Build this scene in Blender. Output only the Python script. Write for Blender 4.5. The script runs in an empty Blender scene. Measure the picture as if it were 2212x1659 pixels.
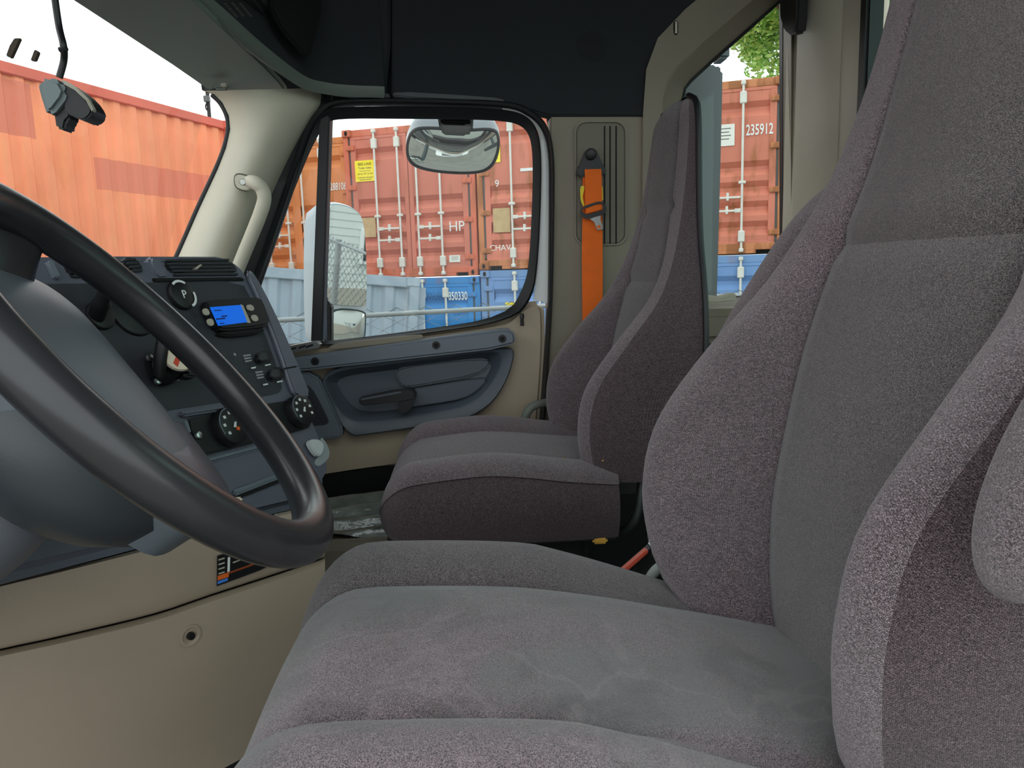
import bpy, bmesh, math, random
from mathutils import Vector, Matrix
random.seed(7)
PI = math.pi
SC = bpy.context.scene
COL = SC.collection
# ------------------------------------------------------------------ camera
H = 2.62                                   # eye height above the yard
FPX, IW, IH = 1600.0, 2212.0, 1659.0
YAW, PITCH, ROLL = math.radians(3.5), math.radians(8.5), math.radians(1.7)
CF = Vector((math.sin(YAW)*math.cos(PITCH), math.cos(YAW)*math.cos(PITCH), -math.sin(PITCH)))
_r = Vector((math.cos(YAW), -math.sin(YAW), 0)); _u = _r.cross(CF)
CR = _r*math.cos(ROLL) - _u*math.sin(ROLL)
CU = _u*math.cos(ROLL) + _r*math.sin(ROLL)
EYE = Vector((0, 0, H))
cd = bpy.data.cameras.new('camera'); cam = bpy.data.objects.new('camera', cd); COL.objects.link(cam)
cd.sensor_fit = 'HORIZONTAL'; cd.sensor_width = 36.0; cd.lens = FPX/IW*36.0
cd.clip_start = 0.02; cd.clip_end = 500
cam.matrix_world = Matrix(((CR.x, CU.x, -CF.x, 0), (CR.y, CU.y, -CF.y, 0), (CR.z, CU.z, -CF.z, H), (0, 0, 0, 1)))
SC.camera = cam
# ------------------------------------------------------------------ sky, light, exposure
wd = bpy.data.worlds.new('overcast_sky'); SC.world = wd; wd.use_nodes = True
bg = wd.node_tree.nodes['Background']
bg.inputs[0].default_value = (0.93, 0.985, 1.0, 1); bg.inputs[1].default_value = 1.0
SC.view_settings.view_transform = 'Standard'; SC.view_settings.look = 'None'
SC.view_settings.gamma = 1.0; SC.view_settings.use_curve_mapping = False
SC.view_settings.exposure = 1.0

# ------------------------------------------------------------------ helpers
def V(x, y, z): return Vector((x, y, z + H))            # z measured from eye level
def ray(px, py): return CF + CR*((px - IW/2)/FPX) - CU*((py - IH/2)/FPX)
def U(px, py, Y): r = ray(px, py); return EYE + r*(Y/r.y)
def UX(px, py, X): r = ray(px, py); return EYE + r*(X/r.x)
def UP(px, py, P0, n): r = ray(px, py); return EYE + r*((P0 - EYE).dot(n)/r.dot(n))
def PY(pts, Y): return [U(a, b, Y) for a, b in pts]
def chaikin(p, it=2, closed=True):
    p = [Vector(q) for q in p]
    for _ in range(it):
        o = []
        n = len(p)
        if not closed: o.append(p[0])
        for i in range(n if closed else n-1):
            a, b = p[i], p[(i+1) % n]
            o.append(a*.75 + b*.25); o.append(a*.25 + b*.75)
        if not closed: o.append(p[-1])
        p = o
    return p
def crom(p, n=6):                                         # smooth open path
    p = [Vector(q) for q in p]; o = []
    for i in range(len(p)-1):
        p0 = p[max(i-1, 0)]; p1 = p[i]; p2 = p[i+1]; p3 = p[min(i+2, len(p)-1)]
        for k in range(n):
            t = k/n
            o.append(.5*((2*p1) + (p2-p0)*t + (2*p0-5*p1+4*p2-p3)*t*t + (3*p1-p0-3*p2+p3)*t**3))
    o.append(p[-1]); return o
def resample(p, n, closed=True):
    q = p + [p[0]] if closed else p
    L = [0]
    for a, b in zip(q, q[1:]): L.append(L[-1] + (b-a).length)
    o = []; m = n if closed else n-1; j = 0
    for i in range(n):
        d = L[-1]*i/m
        while j < len(L)-2 and L[j+1] < d: j += 1
        s = (d-L[j])/max(L[j+1]-L[j], 1e-9); o.append(q[j].lerp(q[j+1], min(max(s, 0), 1)))
    return o
def lin(c):
    f = lambda v: v/12.92 if v <= .04045 else ((v+.055)/1.055)**2.4
    return tuple(f(v/255.) for v in c)
MATS = {}
def mat(name, col, rough=.5, metal=0., bump=0., bscale=300., var=0., vscale=6., spec=.5, sheen=0., emit=0.):
    if name in MATS: return MATS[name]
    m = bpy.data.materials.new(name); m.use_nodes = True; MATS[name] = m
    nt = m.node_tree; b = nt.nodes['Principled BSDF']; c = lin(col)
    b.inputs['Base Color'].default_value = (*c, 1); b.inputs['Roughness'].default_value = rough
    b.inputs['Metallic'].default_value = metal; b.inputs['Specular IOR Level'].default_value = spec
    if sheen:
        b.inputs['Sheen Weight'].default_value = sheen; b.inputs['Sheen Roughness'].default_value = .5
    if emit:
        b.inputs['Emission Color'].default_value = (*c, 1); b.inputs['Emission Strength'].default_value = emit
    tc = nt.nodes.new('ShaderNodeTexCoord')
    if var:
        n = nt.nodes.new('ShaderNodeTexNoise'); n.inputs['Scale'].default_value = vscale; n.inputs['Detail'].default_value = 6
        nt.links.new(tc.outputs['Object'], n.inputs['Vector'])
        r = nt.nodes.new('ShaderNodeValToRGB')
        r.color_ramp.elements[0].position = .3; r.color_ramp.elements[1].position = .72
        r.color_ramp.elements[0].color = (*[v*(1-var) for v in c], 1); r.color_ramp.elements[1].color = (*[min(v*(1+var), 1) for v in c], 1)
        nt.links.new(n.outputs['Fac'], r.inputs[0]); nt.links.new(r.outputs[0], b.inputs['Base Color'])
    if bump:
        n = nt.nodes.new('ShaderNodeTexNoise'); n.inputs['Scale'].default_value = bscale; n.inputs['Detail'].default_value = 3
        nt.links.new(tc.outputs['Object'], n.inputs['Vector'])
        bp = nt.nodes.new('ShaderNodeBump'); bp.inputs['Strength'].default_value = bump; bp.inputs['Distance'].default_value = .002
        nt.links.new(n.outputs['Fac'], bp.inputs['Height']); nt.links.new(bp.outputs[0], b.inputs['Normal'])
    return m
def glass(name, tint, refl=1.0, k=.45):
    m = bpy.data.materials.new(name); m.use_nodes = True; nt = m.node_tree
    for n in list(nt.nodes): nt.nodes.remove(n)
    o = nt.nodes.new('ShaderNodeOutputMaterial'); t = nt.nodes.new('ShaderNodeBsdfTransparent'); g = nt.nodes.new('ShaderNodeBsdfGlossy')
    x = nt.nodes.new('ShaderNodeMixShader'); f = nt.nodes.new('ShaderNodeFresnel'); f.inputs[0].default_value = 1.35
    t.inputs[0].default_value = (*tint, 1); g.inputs['Roughness'].default_value = .02; g.inputs[0].default_value = (refl, refl, refl, 1)
    mu = nt.nodes.new('ShaderNodeMath'); mu.operation = 'MULTIPLY'; mu.inputs[1].default_value = k; nt.links.new(f.outputs[0], mu.inputs[0]); nt.links.new(mu.outputs[0], x.inputs[0]); nt.links.new(t.outputs[0], x.inputs[1]); nt.links.new(g.outputs[0], x.inputs[2]); nt.links.new(x.outputs[0], o.inputs[0])
    return m
def fabric(name, cA, cB, wear=(120, 128, 124), wamt=0., stitch=640., flip=False, sheen=.5, lines=0., tint=(.9, .88, .9)):
    m = bpy.data.materials.new(name); m.use_nodes = True; nt = m.node_tree; b = nt.nodes['Principled BSDF']
    N = lambda t: nt.nodes.new(t); L = nt.links.new
    uv = N('ShaderNodeUVMap'); mp = N('ShaderNodeMapping'); L(uv.outputs[0], mp.inputs[0])
    mp.inputs['Scale'].default_value = (stitch, stitch, 1)
    if flip: mp.inputs['Rotation'].default_value = (0, 0, PI/2)
    br = N('ShaderNodeTexBrick')
    wob = N('ShaderNodeTexNoise'); wob.inputs['Scale'].default_value = .35; wob.inputs['Detail'].default_value = 3; L(mp.outputs[0], wob.inputs['Vector'])
    wv_ = N('ShaderNodeVectorMath'); wv_.operation = 'SCALE'; wv_.inputs['Scale'].default_value = 1.1; L(wob.outputs['Color'], wv_.inputs[0])
    wa_ = N('ShaderNodeVectorMath'); wa_.operation = 'ADD'; L(mp.outputs[0], wa_.inputs[0]); L(wv_.outputs[0], wa_.inputs[1]); L(wa_.outputs[0], br.inputs[0])
    br.inputs['Scale'].default_value = 1.0; br.inputs['Mortar Size'].default_value = .17; br.inputs['Mortar Smooth'].default_value = 1.0
    br.inputs['Brick Width'].default_value = 1.0; br.inputs['Row Height'].default_value = .62
    a, c = lin(cA), lin(cB)
    br.inputs['Color1'].default_value = (*a, 1); br.inputs['Color2'].default_value = (*c, 1)
    br.inputs['Mortar'].default_value = (*[v*.30 for v in a], 1)
    tc = N('ShaderNodeTexCoord')
    fl = N('ShaderNodeTexNoise'); fl.inputs['Scale'].default_value = 900; fl.inputs['Detail'].default_value = 2; L(tc.outputs['Object'], fl.inputs['Vector'])
    rr = N('ShaderNodeValToRGB'); rr.color_ramp.elements[0].position = .35; rr.color_ramp.elements[1].position = .7
    rr.color_ramp.elements[0].color = (.38, .38, .38, 1); rr.color_ramp.elements[1].color = (2.5, 2.5, 2.5, 1)
    L(fl.outputs['Fac'], rr.inputs[0])
    mx = N('ShaderNodeMix'); mx.data_type = 'RGBA'; mx.blend_type = 'MULTIPLY'; mx.inputs[0].default_value = 1
    L(br.outputs['Color'], mx.inputs[6]); L(rr.outputs[0], mx.inputs[7])
    big = N('ShaderNodeTexNoise'); big.inputs['Scale'].default_value = 5.5; big.inputs['Detail'].default_value = 5; L(tc.outputs['Object'], big.inputs['Vector'])
    r2 = N('ShaderNodeValToRGB'); r2.color_ramp.elements[0].position = .44; r2.color_ramp.elements[1].position = .60
    r2.color_ramp.elements[0].color = (0, 0, 0, 1); r2.color_ramp.elements[1].color = (wamt, wamt, wamt, 1); L(big.outputs['Fac'], r2.inputs[0])
    m2 = N('ShaderNodeMix'); m2.data_type = 'RGBA'; L(r2.outputs[0], m2.inputs[0]); L(mx.outputs[2], m2.inputs[6]); m2.inputs[7].default_value = (*lin(wear), 1)
    dk = N('ShaderNodeTexNoise'); dk.inputs['Scale'].default_value = 9; dk.inputs['Detail'].default_value = 6; dk.inputs['Distortion'].default_value = 1.2; L(tc.outputs['Object'], dk.inputs['Vector'])
    r3 = N('ShaderNodeValToRGB'); r3.color_ramp.elements[0].position = .48; r3.color_ramp.elements[1].position = .68
    r3.color_ramp.elements[0].color = (1, 1, 1, 1); v_ = 1-.45*wamt; r3.color_ramp.elements[1].color = (v_, v_, v_, 1); L(dk.outputs['Fac'], r3.inputs[0])
    m3 = N('ShaderNodeMix'); m3.data_type = 'RGBA'; m3.blend_type = 'MULTIPLY'; m3.inputs[0].default_value = 1; L(m2.outputs[2], m3.inputs[6]); L(r3.outputs[0], m3.inputs[7])
    fin = m3.outputs[2]
    if lines:
        nl = N('ShaderNodeTexNoise'); nl.inputs['Scale'].default_value = 3.4; nl.inputs['Detail'].default_value = 6; nl.inputs['Distortion'].default_value = .6; L(tc.outputs['Object'], nl.inputs['Vector'])
        rl_ = N('ShaderNodeValToRGB'); e = rl_.color_ramp.elements; e[0].position = .485; e[1].position = .505; e[0].color = (0, 0, 0, 1); e[1].color = (0, 0, 0, 1)
        q_ = e.new(.495); q_.color = (lines, lines, lines, 1); L(nl.outputs['Fac'], rl_.inputs[0])
        m4 = N('ShaderNodeMix'); m4.data_type = 'RGBA'; L(rl_.outputs[0], m4.inputs[0]); L(fin, m4.inputs[6]); m4.inputs[7].default_value = (*lin((168, 152, 156)), 1); fin = m4.outputs[2]
    L(fin, b.inputs['Base Color'])
    b.inputs['Roughness'].default_value = .95; b.inputs['Specular IOR Level'].default_value = .15
    b.inputs['Sheen Weight'].default_value = sheen; b.inputs['Sheen Roughness'].default_value = .4; b.inputs['Sheen Tint'].default_value = (*tint, 1)
    bp = N('ShaderNodeBump'); bp.inputs['Strength'].default_value = .6; bp.inputs['Distance'].default_value = .0012
    L(br.outputs['Fac'], bp.inputs['Height']); bp.invert = True
    b2 = N('ShaderNodeBump'); b2.inputs['Strength'].default_value = .35; b2.inputs['Distance'].default_value = .001
    L(fl.outputs['Fac'], b2.inputs['Height']); L(bp.outputs[0], b2.inputs['Normal']); L(b2.outputs[0], b.inputs['Normal'])
    return m

ORG = {}
def thing(name, label, cat, loc=(0, 0, 0), group=None, kind=None):
    o = bpy.data.objects.new(name, None); COL.objects.link(o); o.location = loc; o.empty_display_size = .05
    o['label'] = label; o['category'] = cat
    if group: o['group'] = group
    if kind: o['kind'] = kind
    ORG[o.name] = Vector(loc); return o
def tag(o, label, cat, group=None, kind=None):
    o['label'] = label; o['category'] = cat
    if group: o['group'] = group
    if kind: o['kind'] = kind
    return o
def build(name, verts, faces, m, parent=None, smooth=True, uvs=None, sharp=35, origin=None):
    c = Vector((0, 0, 0))
    if origin is not None: c = Vector(origin)
    elif verts:
        lo = Vector((min(v[0] for v in verts), min(v[1] for v in verts), min(v[2] for v in verts)))
        hi = Vector((max(v[0] for v in verts), max(v[1] for v in verts), max(v[2] for v in verts)))
        c = (lo+hi)/2
    me = bpy.data.meshes.new(name)
    me.from_pydata([tuple(Vector(v)-c) for v in verts], [], faces)
    if uvs:
        ul = me.uv_layers.new(name='UVMap')
        for l in me.loops: ul.data[l.index].uv = uvs[l.vertex_index]
    return finish(name, me, m, parent, smooth, sharp, c)
def finish(name, me, m, parent, smooth, sharp, c):
    bm = bmesh.new(); bm.from_mesh(me)
    bmesh.ops.recalc_face_normals(bm, faces=bm.faces)
    for f in bm.faces: f.smooth = smooth
    if smooth:
        for e in bm.edges:
            if len(e.link_faces) == 2 and e.calc_face_angle(0) > math.radians(sharp): e.smooth = False
    bm.to_mesh(me); bm.free()
    if m: me.materials.append(m)
    o = bpy.data.objects.new(name, me); COL.objects.link(o)
    po = ORG[parent.name] if parent else Vector((0, 0, 0))
    if parent: o.parent = parent
    o.location = c - po; ORG[o.name] = Vector(c)
    return o
def from_bm(name, bm, m, parent=None, smooth=True, sharp=35):
    me = bpy.data.meshes.new(name)
    vs = [v.co.copy() for v in bm.verts]
    lo = Vector((min(v.x for v in vs), min(v.y for v in vs), min(v.z for v in vs))); hi = Vector((max(v.x for v in vs), max(v.y for v in vs), max(v.z for v in vs)))
    c = (lo+hi)/2
    for v in bm.verts: v.co -= c
    bm.to_mesh(me); bm.free()
    return finish(name, me, m, parent, smooth, sharp, c)
def prism_bm(poly, vec, bev=0., seg=2, bm=None):
    own = bm is None
    b2 = bmesh.new()
    vec = Vector(vec); n = len(poly)
    va = [b2.verts.new(p) for p in poly]; vb = [b2.verts.new(Vector(p)+vec) for p in poly]
    b2.faces.new(va); b2.faces.new(vb[::-1])
    for i in range(n): b2.faces.new((va[i], vb[i], vb[(i+1) % n], va[(i+1) % n]))
    bmesh.ops.recalc_face_normals(b2, faces=b2.faces)
    if bev:
        es = [e for e in b2.edges if e.calc_face_angle(0) > math.radians(28)]
        bmesh.ops.bevel(b2, geom=es, offset=bev, segments=seg, affect='EDGES', clamp_overlap=True)
    if own: return b2
    me = bpy.data.meshes.new('t'); b2.to_mesh(me); b2.free(); bm.from_mesh(me); bpy.data.meshes.remove(me); return bm
def prism(name, poly, vec, m, parent=None, bev=0., seg=2): return from_bm(name, prism_bm(poly, vec, bev, seg), m, parent)
def box_pts(c, s, R=None):
    c = Vector(c); s = Vector(s)/2; R = R or Matrix.Identity(3)
    return [c + R @ Vector((a*s.x, b*s.y, -s.z)) for a, b in ((-1, -1), (1, -1), (1, 1), (-1, 1))], R @ Vector((0, 0, 2*s.z))
def box(name, c, s, m, parent=None, bev=0., R=None, seg=2):
    p, v = box_pts(c, s, R); return prism(name, p, v, m, parent, bev, seg)
def boxes(name, lst, m, parent=None, bev=0.):
    bm = bmesh.new()
    for a in lst:
        p, v = box_pts(*a); prism_bm(p, v, bev, 1, bm)
    return from_bm(name, bm, m, parent)
def grid(name, g, m, parent=None, wrap=False, caps=(False, False), smooth=True, sharp=35, uv=True):
    ni, nj = len(g), len(g[0]); vs = [p for r in g for p in r]; fs = []
    for i in range(ni-1):
        for j in range(nj if wrap else nj-1):
            k = (j+1) % nj; fs.append((i*nj+j, i*nj+k, (i+1)*nj+k, (i+1)*nj+j))
    if caps[0]: fs.append(tuple(range(nj))[::-1])
    if caps[1]: fs.append(tuple((ni-1)*nj+j for j in range(nj)))
    uvs = None
    if uv:
        mi = ni//2; us = [0]
        for j in range(1, nj): us.append(us[-1] + (g[mi][j]-g[mi][j-1]).length)
        vv = [0]
        for i in range(1, ni): vv.append(vv[-1] + max((g[i][nj//2]-g[i-1][nj//2]).length, (g[i][0]-g[i-1][0]).length))
        uvs = [(us[j], vv[i]) for i in range(ni) for j in range(nj)]
    return build(name, vs, fs, m, parent, smooth, uvs, sharp)
def tube_grid(path, r, n=10):
    path = [Vector(p) for p in path]; N = len(path); g = []
    t0 = (path[1]-path[0]).normalized(); up = Vector((0, 0, 1)) if abs(t0.z) < .9 else Vector((1, 0, 0))
    a = t0.cross(up).normalized()
    for i, p in enumerate(path):
        t = (path[min(i+1, N-1)] - path[max(i-1, 0)]).normalized()
        a = (a - t*a.dot(t)).normalized(); b = t.cross(a)
        rr = r[i] if isinstance(r, (list, tuple)) else r
        g.append([p + (a*math.cos(2*PI*k/n) + b*math.sin(2*PI*k/n))*rr for k in range(n)])
    return g
def tube(name, path, r, m, parent=None, n=10): return grid(name, tube_grid(path, r, n), m, parent, True, (True, True), uv=False, sharp=50)
def ring(name, loops, m, parent=None, n=96, sharp=30):
    return grid(name, [resample([Vector(p) for p in l], n) for l in loops], m, parent, True, uv=False, sharp=sharp)
def cyl(name, p0, p1, r, m, parent=None, n=24, r2=None, bev=0.):
    p0, p1 = Vector(p0), Vector(p1); r2 = r if r2 is None else r2
    L = (p1-p0).length; d = (p1-p0)/L
    if bev: return grid(name, tube_grid([p0, p1-d*bev, p1-d*bev*.3, p1], [r, r2, r2-bev*.35, r2-bev], n), m, parent, True, (True, True), uv=False)
    return grid(name, tube_grid([p0, p1], [r, r2], n), m, parent, True, (True, True), uv=False)
def text(name, body, o, xd, yd, size, m, parent=None, align='CENTER', ext=.0004, sx=1.0, bold=0.):
    cu = bpy.data.curves.new(name, 'FONT'); cu.body = body; cu.size = size; cu.align_x = align; cu.align_y = 'CENTER'; cu.extrude = ext; cu.resolution_u = 3; cu.offset = bold
    cu.materials.append(m)
    ob = bpy.data.objects.new(name, cu); COL.objects.link(ob)
    x = Vector(xd).normalized(); z = x.cross(Vector(yd)).normalized(); y = z.cross(x)
    po = ORG[parent.name] if parent else Vector((0, 0, 0))
    if parent: ob.parent = parent
    q = Vector(o) - po
    ob.matrix_local = Matrix(((x.x*sx, y.x, z.x, q.x), (x.y*sx, y.y, z.y, q.y), (x.z*sx, y.z, z.z, q.z), (0, 0, 0, 1)))
    ORG[ob.name] = Vector(o); TEXTS.append(ob); return ob
TEXTS = []

# ------------------------------------------------------------------ materials
BEIGE = mat('beige_plastic', (204, 199, 180), .55, bump=.12, bscale=900, var=.05, vscale=5)
BEIGE_D = mat('taupe_plastic', (140, 132, 116), .6, bump=.12, bscale=900, var=.06, vscale=5)
TAN = mat('tan_plastic', (164, 149, 131), .5, bump=.1, bscale=900, var=.06, vscale=4)
SLATE = mat('slate_plastic', (108, 118, 128), .42, bump=.12, bscale=1100, var=.05)
SLATE_D = mat('dark_slate_plastic', (82, 91, 101), .42, bump=.12, bscale=1100, var=.05)
DASH = mat('dash_plastic', (96, 100, 112), .42, bump=.15, bscale=1100, var=.06)
FASCIA = mat('fascia_plastic', (50, 53, 58), .6, bump=.15, bscale=1200)
BLACK = mat('black_plastic', (22, 23, 25), .45, bump=.08, bscale=900)
RUBBER = mat('black_rubber', (20, 22, 25), .5, bump=.05)
DEEP = mat('deep_black', (6, 7, 9), .8)
HEAD = mat('charcoal_headliner', (36, 40, 44), .9, bump=.3, bscale=700)
VISOR = mat('visor_vinyl', (122, 134, 128), .6, bump=.15, bscale=900, var=.05)
WHEELM = mat('wheel_leather', (48, 49, 51), .27, bump=.03, bscale=900, var=.12, vscale=14)
PAD = mat('wheel_pad_plastic', (98, 106, 113), .42, bump=.1, bscale=900, var=.08)
WHITE = mat('white_paint', (236, 240, 238), .3)
CHROME = mat('bright_metal', (205, 208, 205), .28, metal=1.0)
STEEL = mat('brushed_steel', (150, 150, 148), .35, metal=1.0)
ORANGE = mat('orange_webbing', (250, 112, 22), .75, bump=.4, bscale=1500, var=.05, vscale=30)
YELLOW = mat('yellow_tag', (240, 222, 30), .5)
CREAM = mat('cream_plastic', (238, 226, 200), .4)
RED = mat('red_print', (214, 74, 44), .5)
WPRINT = mat('white_print', (225, 232, 228), .6)
BPRINT = mat('black_print', (30, 30, 22), .6)
GREYBTN = mat('grey_button', (176, 172, 156), .5)
BLUELCD = mat('blue_screen', (0, 92, 205), .3, emit=.35)
NAVY = mat('screen_dark_print', (8, 44, 120), .4)
GREENLCD = mat('green_screen_off', (34, 52, 30), .25)
FLOORM = mat('floor_vinyl', (40, 39, 37), .7, bump=.5, bscale=260, var=.15)
FILM = mat('clear_film', (150, 158, 150), .1, bump=1.0, bscale=45, var=.35, vscale=14, spec=.8)
MIRROR = mat('mirror_glass', (236, 242, 240), .015, metal=1.0)
LEVER = mat('pale_lever', (170, 178, 174), .4)
GREYHANDLE = mat('grey_rubber_handle', (118, 124, 116), .6, bump=.1)
FOAM = mat('yellow_foam', (206, 160, 70), .9, bump=.6, bscale=200)
FAB = fabric('purple_grey_seat_fabric', (96, 83, 88), (136, 122, 126), wear=(110, 108, 108), wamt=.22)
FABC = fabric('charcoal_seat_centre_fabric', (82, 77, 78), (114, 108, 107), wear=(96, 91, 90), wamt=.25, stitch=820)
FABW = fabric('worn_cushion_fabric', (112, 98, 103), (132, 118, 122), wear=(107, 111, 109), wamt=.7, stitch=720, sheen=.6, lines=.22, tint=(.87, .91, .89))
FABS = fabric('plum_side_fabric', (74, 62, 66), (102, 88, 91), wear=(84, 72, 75), wamt=.15, stitch=640, sheen=.3)
GL_DOOR = glass('door_window_glass', (.93, .955, .95)); GL_WIND = glass('windshield_glass', (.95, .965, .955), k=.06); GL_REAR = glass('tinted_rear_glass', (.70, .86, .80))

# ================================================================== CAB SHELL
YW = 2.04                       # passenger side lining
fl = box('floor', (0, 1.15, H-.93), (1.9, 2.0, .04), FLOORM); tag(fl, 'dark vinyl cab floor under both seats', 'floor', kind='structure')
ce = box('ceiling', (-.05, 1.16, H+1.08), (1.9, 1.9, .04), HEAD); tag(ce, 'charcoal fabric headliner over the cab', 'ceiling', kind='structure')
fw = box('wall_front', (-.93, 1.16, H-.48), (.04, 1.9, .94), BLACK); tag(fw, 'dark firewall below the windshield', 'wall', kind='structure')

# --- passenger-side upper lining (dark), with speaker perforations
up = thing('wall_passenger_upper', 'charcoal lining panel above the passenger door with perforated speaker patch', 'wall', V(.1, YW, .5), kind='structure')
poly = PY([(846, -260), (846, 206), (900, 214), (1090, 222), (1150, 240), (1188, 250), (1400, 252), (1408, 150), (1436, 84), (1516, 2), (1580, -60), (1720, -260)], YW)
prism('lining_panel', poly, (0, .05, 0), HEAD, up, .004)
prism('lining_backing', PY([(560, -300), (1440, -300), (1430, 225), (1100, 221), (800, 215), (700, 216), (560, 214)], YW+.056), (0, .02, 0), HEAD, up)
prism('front_lining', chaikin(PY([(640, -260), (842, -260), (843, 206), (800, 205), (740, 200), (690, 190), (640, 150)], YW-.004), 1), (0, .05, 0), HEAD, up, .006)
prism('front_lip', chaikin(PY([(700, 186), (740, 194), (842, 200), (843, 211), (800, 211), (730, 206), (696, 198)], YW-.012), 1), (0, .02, 0), mat('lip_plastic', (74, 78, 80), .6), up, .003)
prism('corner_backing', PY([(1176, 222), (1250, 222), (1250, 310), (1192, 310)], YW+.05), (0, .02, 0), HEAD, up)
lip = chaikin(PY([(848, 196), (1000, 205), (1090, 212), (1090, 224), (1000, 217), (848, 210)], YW-.012), 1)
prism('lower_lip', lip, (0, .02, 0), mat('lip_plastic', (74, 78, 80), .6), up, .003)
perf = bmesh.new()
for i in range(-7, 8):
    for j in range(-8, 9):
        x, y = i*4.6 + (j % 2)*2.3, j*4.2
        if x*x + y*y < 34*34:
            c = U(1278+x, 100+y, YW-.0008); bmesh.ops.create_circle(perf, cap_ends=True, radius=.0017, segments=6, matrix=Matrix.Translation(c) @ Matrix.Rotation(PI/2, 4, 'X'))
o = from_bm('speaker_perforation', perf, DEEP, up, False); o['kind'] = 'stuff'

# --- B pillar trim (passenger side lining)
bp = thing('wall_passenger', 'taupe side lining between the passenger door and the rear corner window', 'wall', V(.4, YW, -.4), kind='structure')
poly = PY([(1188, 252), (1392, 252), (1400, 640), (1400, 700), (1760, 700), (1760, 800), (1400, 830), (1330, 1000), (1160, 1000), (1165, 960), (1182, 760)], YW)
prism('pillar_trim', poly, (0, .06, 0), BEIGE_D, bp, .004)
prism('shaded_lower_lining', PY([(1155, 985), (1330, 990), (1400, 820), (1760, 790), (1760, 1500), (1140, 1500)], YW+.004), (0, .06, 0), mat('painted_shade', (26, 26, 27), .95, bump=.5, bscale=400), bp)  # lower side lining coloured near black to stand for shade below seat level
def rrect(x0, y0, x1, y1, r): 
    pts = []
    for cx, cy, a0 in ((x1-r, y0+r, -90), (x1-r, y1-r, 0), (x0+r, y1-r, 90), (x0+r, y0+r, 180)):
        for k in range(6): a = math.radians(a0+k*18); pts.append((cx+r*math.cos(a), cy+r*math.sin(a)))
    return pts
prism('recess_plate', PY(rrect(1245, 265, 1350, 526, 22), YW-.006), (0, .012, 0), mat('taupe_dark', (118, 112, 98), .6, bump=.1, bscale=900), bp, .003)
for gx in (1306, 1318, 1331):
    prism('groove', PY([(gx-1.4, 272), (gx+1.4, 272), (gx+1.4, 527), (gx-1.4, 527)], YW-.0075), (0, .003, 0), DEEP, bp)
tr = []
for a in rrect(1241, 261, 1354, 530, 24): tr.append(a)
ring('recess_rim', [PY(tr, YW-.001), PY(tr, YW-.009), PY(rrect(1244, 264, 1351, 527, 22), YW-.009), PY(rrect(1244, 264, 1351, 527, 22), YW-.005)], BEIGE_D, bp)

# --- rear corner window surround
rc = thing('wall_rear_corner', 'beige moulded surround of the rear corner window', 'wall', V(.7, YW, -.1), kind='structure')
outer = PY([(1390, 700), (1388, 420), (1389, 245), (1396, 150), (1421, 82), (1480, 20), (1600, -80), (1900, -300), (1740, -60), (1712, 40), (1712, 420), (1712, 700)], YW-.02)
mid = PY([(1432, 668), (1430, 420), (1432, 215), (1440, 180), (1458, 148), (1520, 90), (1620, 5), (1708, -62), (1709, 0), (1709, 200), (1709, 420), (1709, 668)], YW-.025)
inn = PY([(1470, 642), (1470, 420), (1471, 218), (1477, 190), (1490, 172), (1540, 126), (1620, 56), (1692, -8), (1692, 40), (1692, 200), (1692, 420), (1692, 642)], YW+.07)
grid('surround', [outer, [a.lerp(b, .92) for a, b in zip(outer, mid)], mid, [a.lerp(b, .15) + Vector((0, -.006, 0)) for a, b in zip(mid, inn)], inn], BEIGE_D, rc, True, uv=False, sharp=50)
i2 = PY([(1474, 640), (1474, 420), (1475, 222), (1481, 194), (1494, 178), (1544, 132), (1624, 62), (1690, 2), (1690, 40), (1690, 200), (1690, 420), (1690, 640)], YW+.072)
i0 = PY([(1466, 644), (1466, 420), (1467, 214), (1474, 184), (1488, 165), (1538, 120), (1618, 50), (1694, -14), (1694, 40), (1694, 200), (1694, 420), (1694, 644)], YW+.07)
grid('window_seal', [[p+Vector((0, .02, 0)) for p in i0], i0, i2, [p+Vector((0, .02, 0)) for p in i2]], RUBBER, rc, True, uv=False)
box('sill_ledge', U(1560, 700, 1.98), (.34, .16, .09), BEIGE_D, rc, .02)
prism('dent_flap', PY([(1515, 636), (1560, 640), (1590, 632), (1592, 652), (1540, 656), (1517, 652)], 1.9), (0, .05, 0), BEIGE, rc, .004)
g = prism('window_2', PY([(1462, 648), (1462, 210), (1480, 165), (1700, -30), (1700, 648)], YW+.085), (0, .004, 0), GL_DOOR); tag(g, 'clear pane of the rear corner window', 'window', kind='structure')
box('mould_mark', U(1460, 60, YW-.022), (.012, .006, .035), BEIGE, rc, .003)

# --- rear wall with rear window
XR = .90
rw = thing('wall_rear', 'beige rear cab wall with a wide window behind the seats', 'wall', V(XR, 1.2, -.5), kind='structure')
ya = UX(1868, 80, XR).y; yb = UX(1886, 80, XR).y
box('column', (XR+.03, (ya+2.08)/2, H+.1), (.06, 2.08-ya, 1.96), BEIGE, rw, .012)
prism('column_flute', [Vector((XR-.012, y, H-.6)) for y in (1.98, 1.80)] + [Vector((XR+.0, 1.76, H-.6)), Vector((XR, 2.0, H-.6))], (0, 0, 1.6), BEIGE, rw, .008)
box('lower_wall', (XR+.03, 1.1, H-.16), (.06, 1.6, .14), BEIGE_D, rw, .012)
box('shaded_lower_wall', (XR+.03, 1.1, H-.58), (.06, 1.6, .70), mat('painted_shade', (26, 26, 27), .95), rw, .012)  # foot of the rear wall, shade behind the seats put into its colour
box('upper_wall', (XR+.03, 1.0, H+.86), (.06, 1.4, .44), HEAD, rw, .012)
box('near_column', (XR+.03, .3, H+.1), (.06, .2, 1.96), BEIGE, rw, .012)
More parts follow.
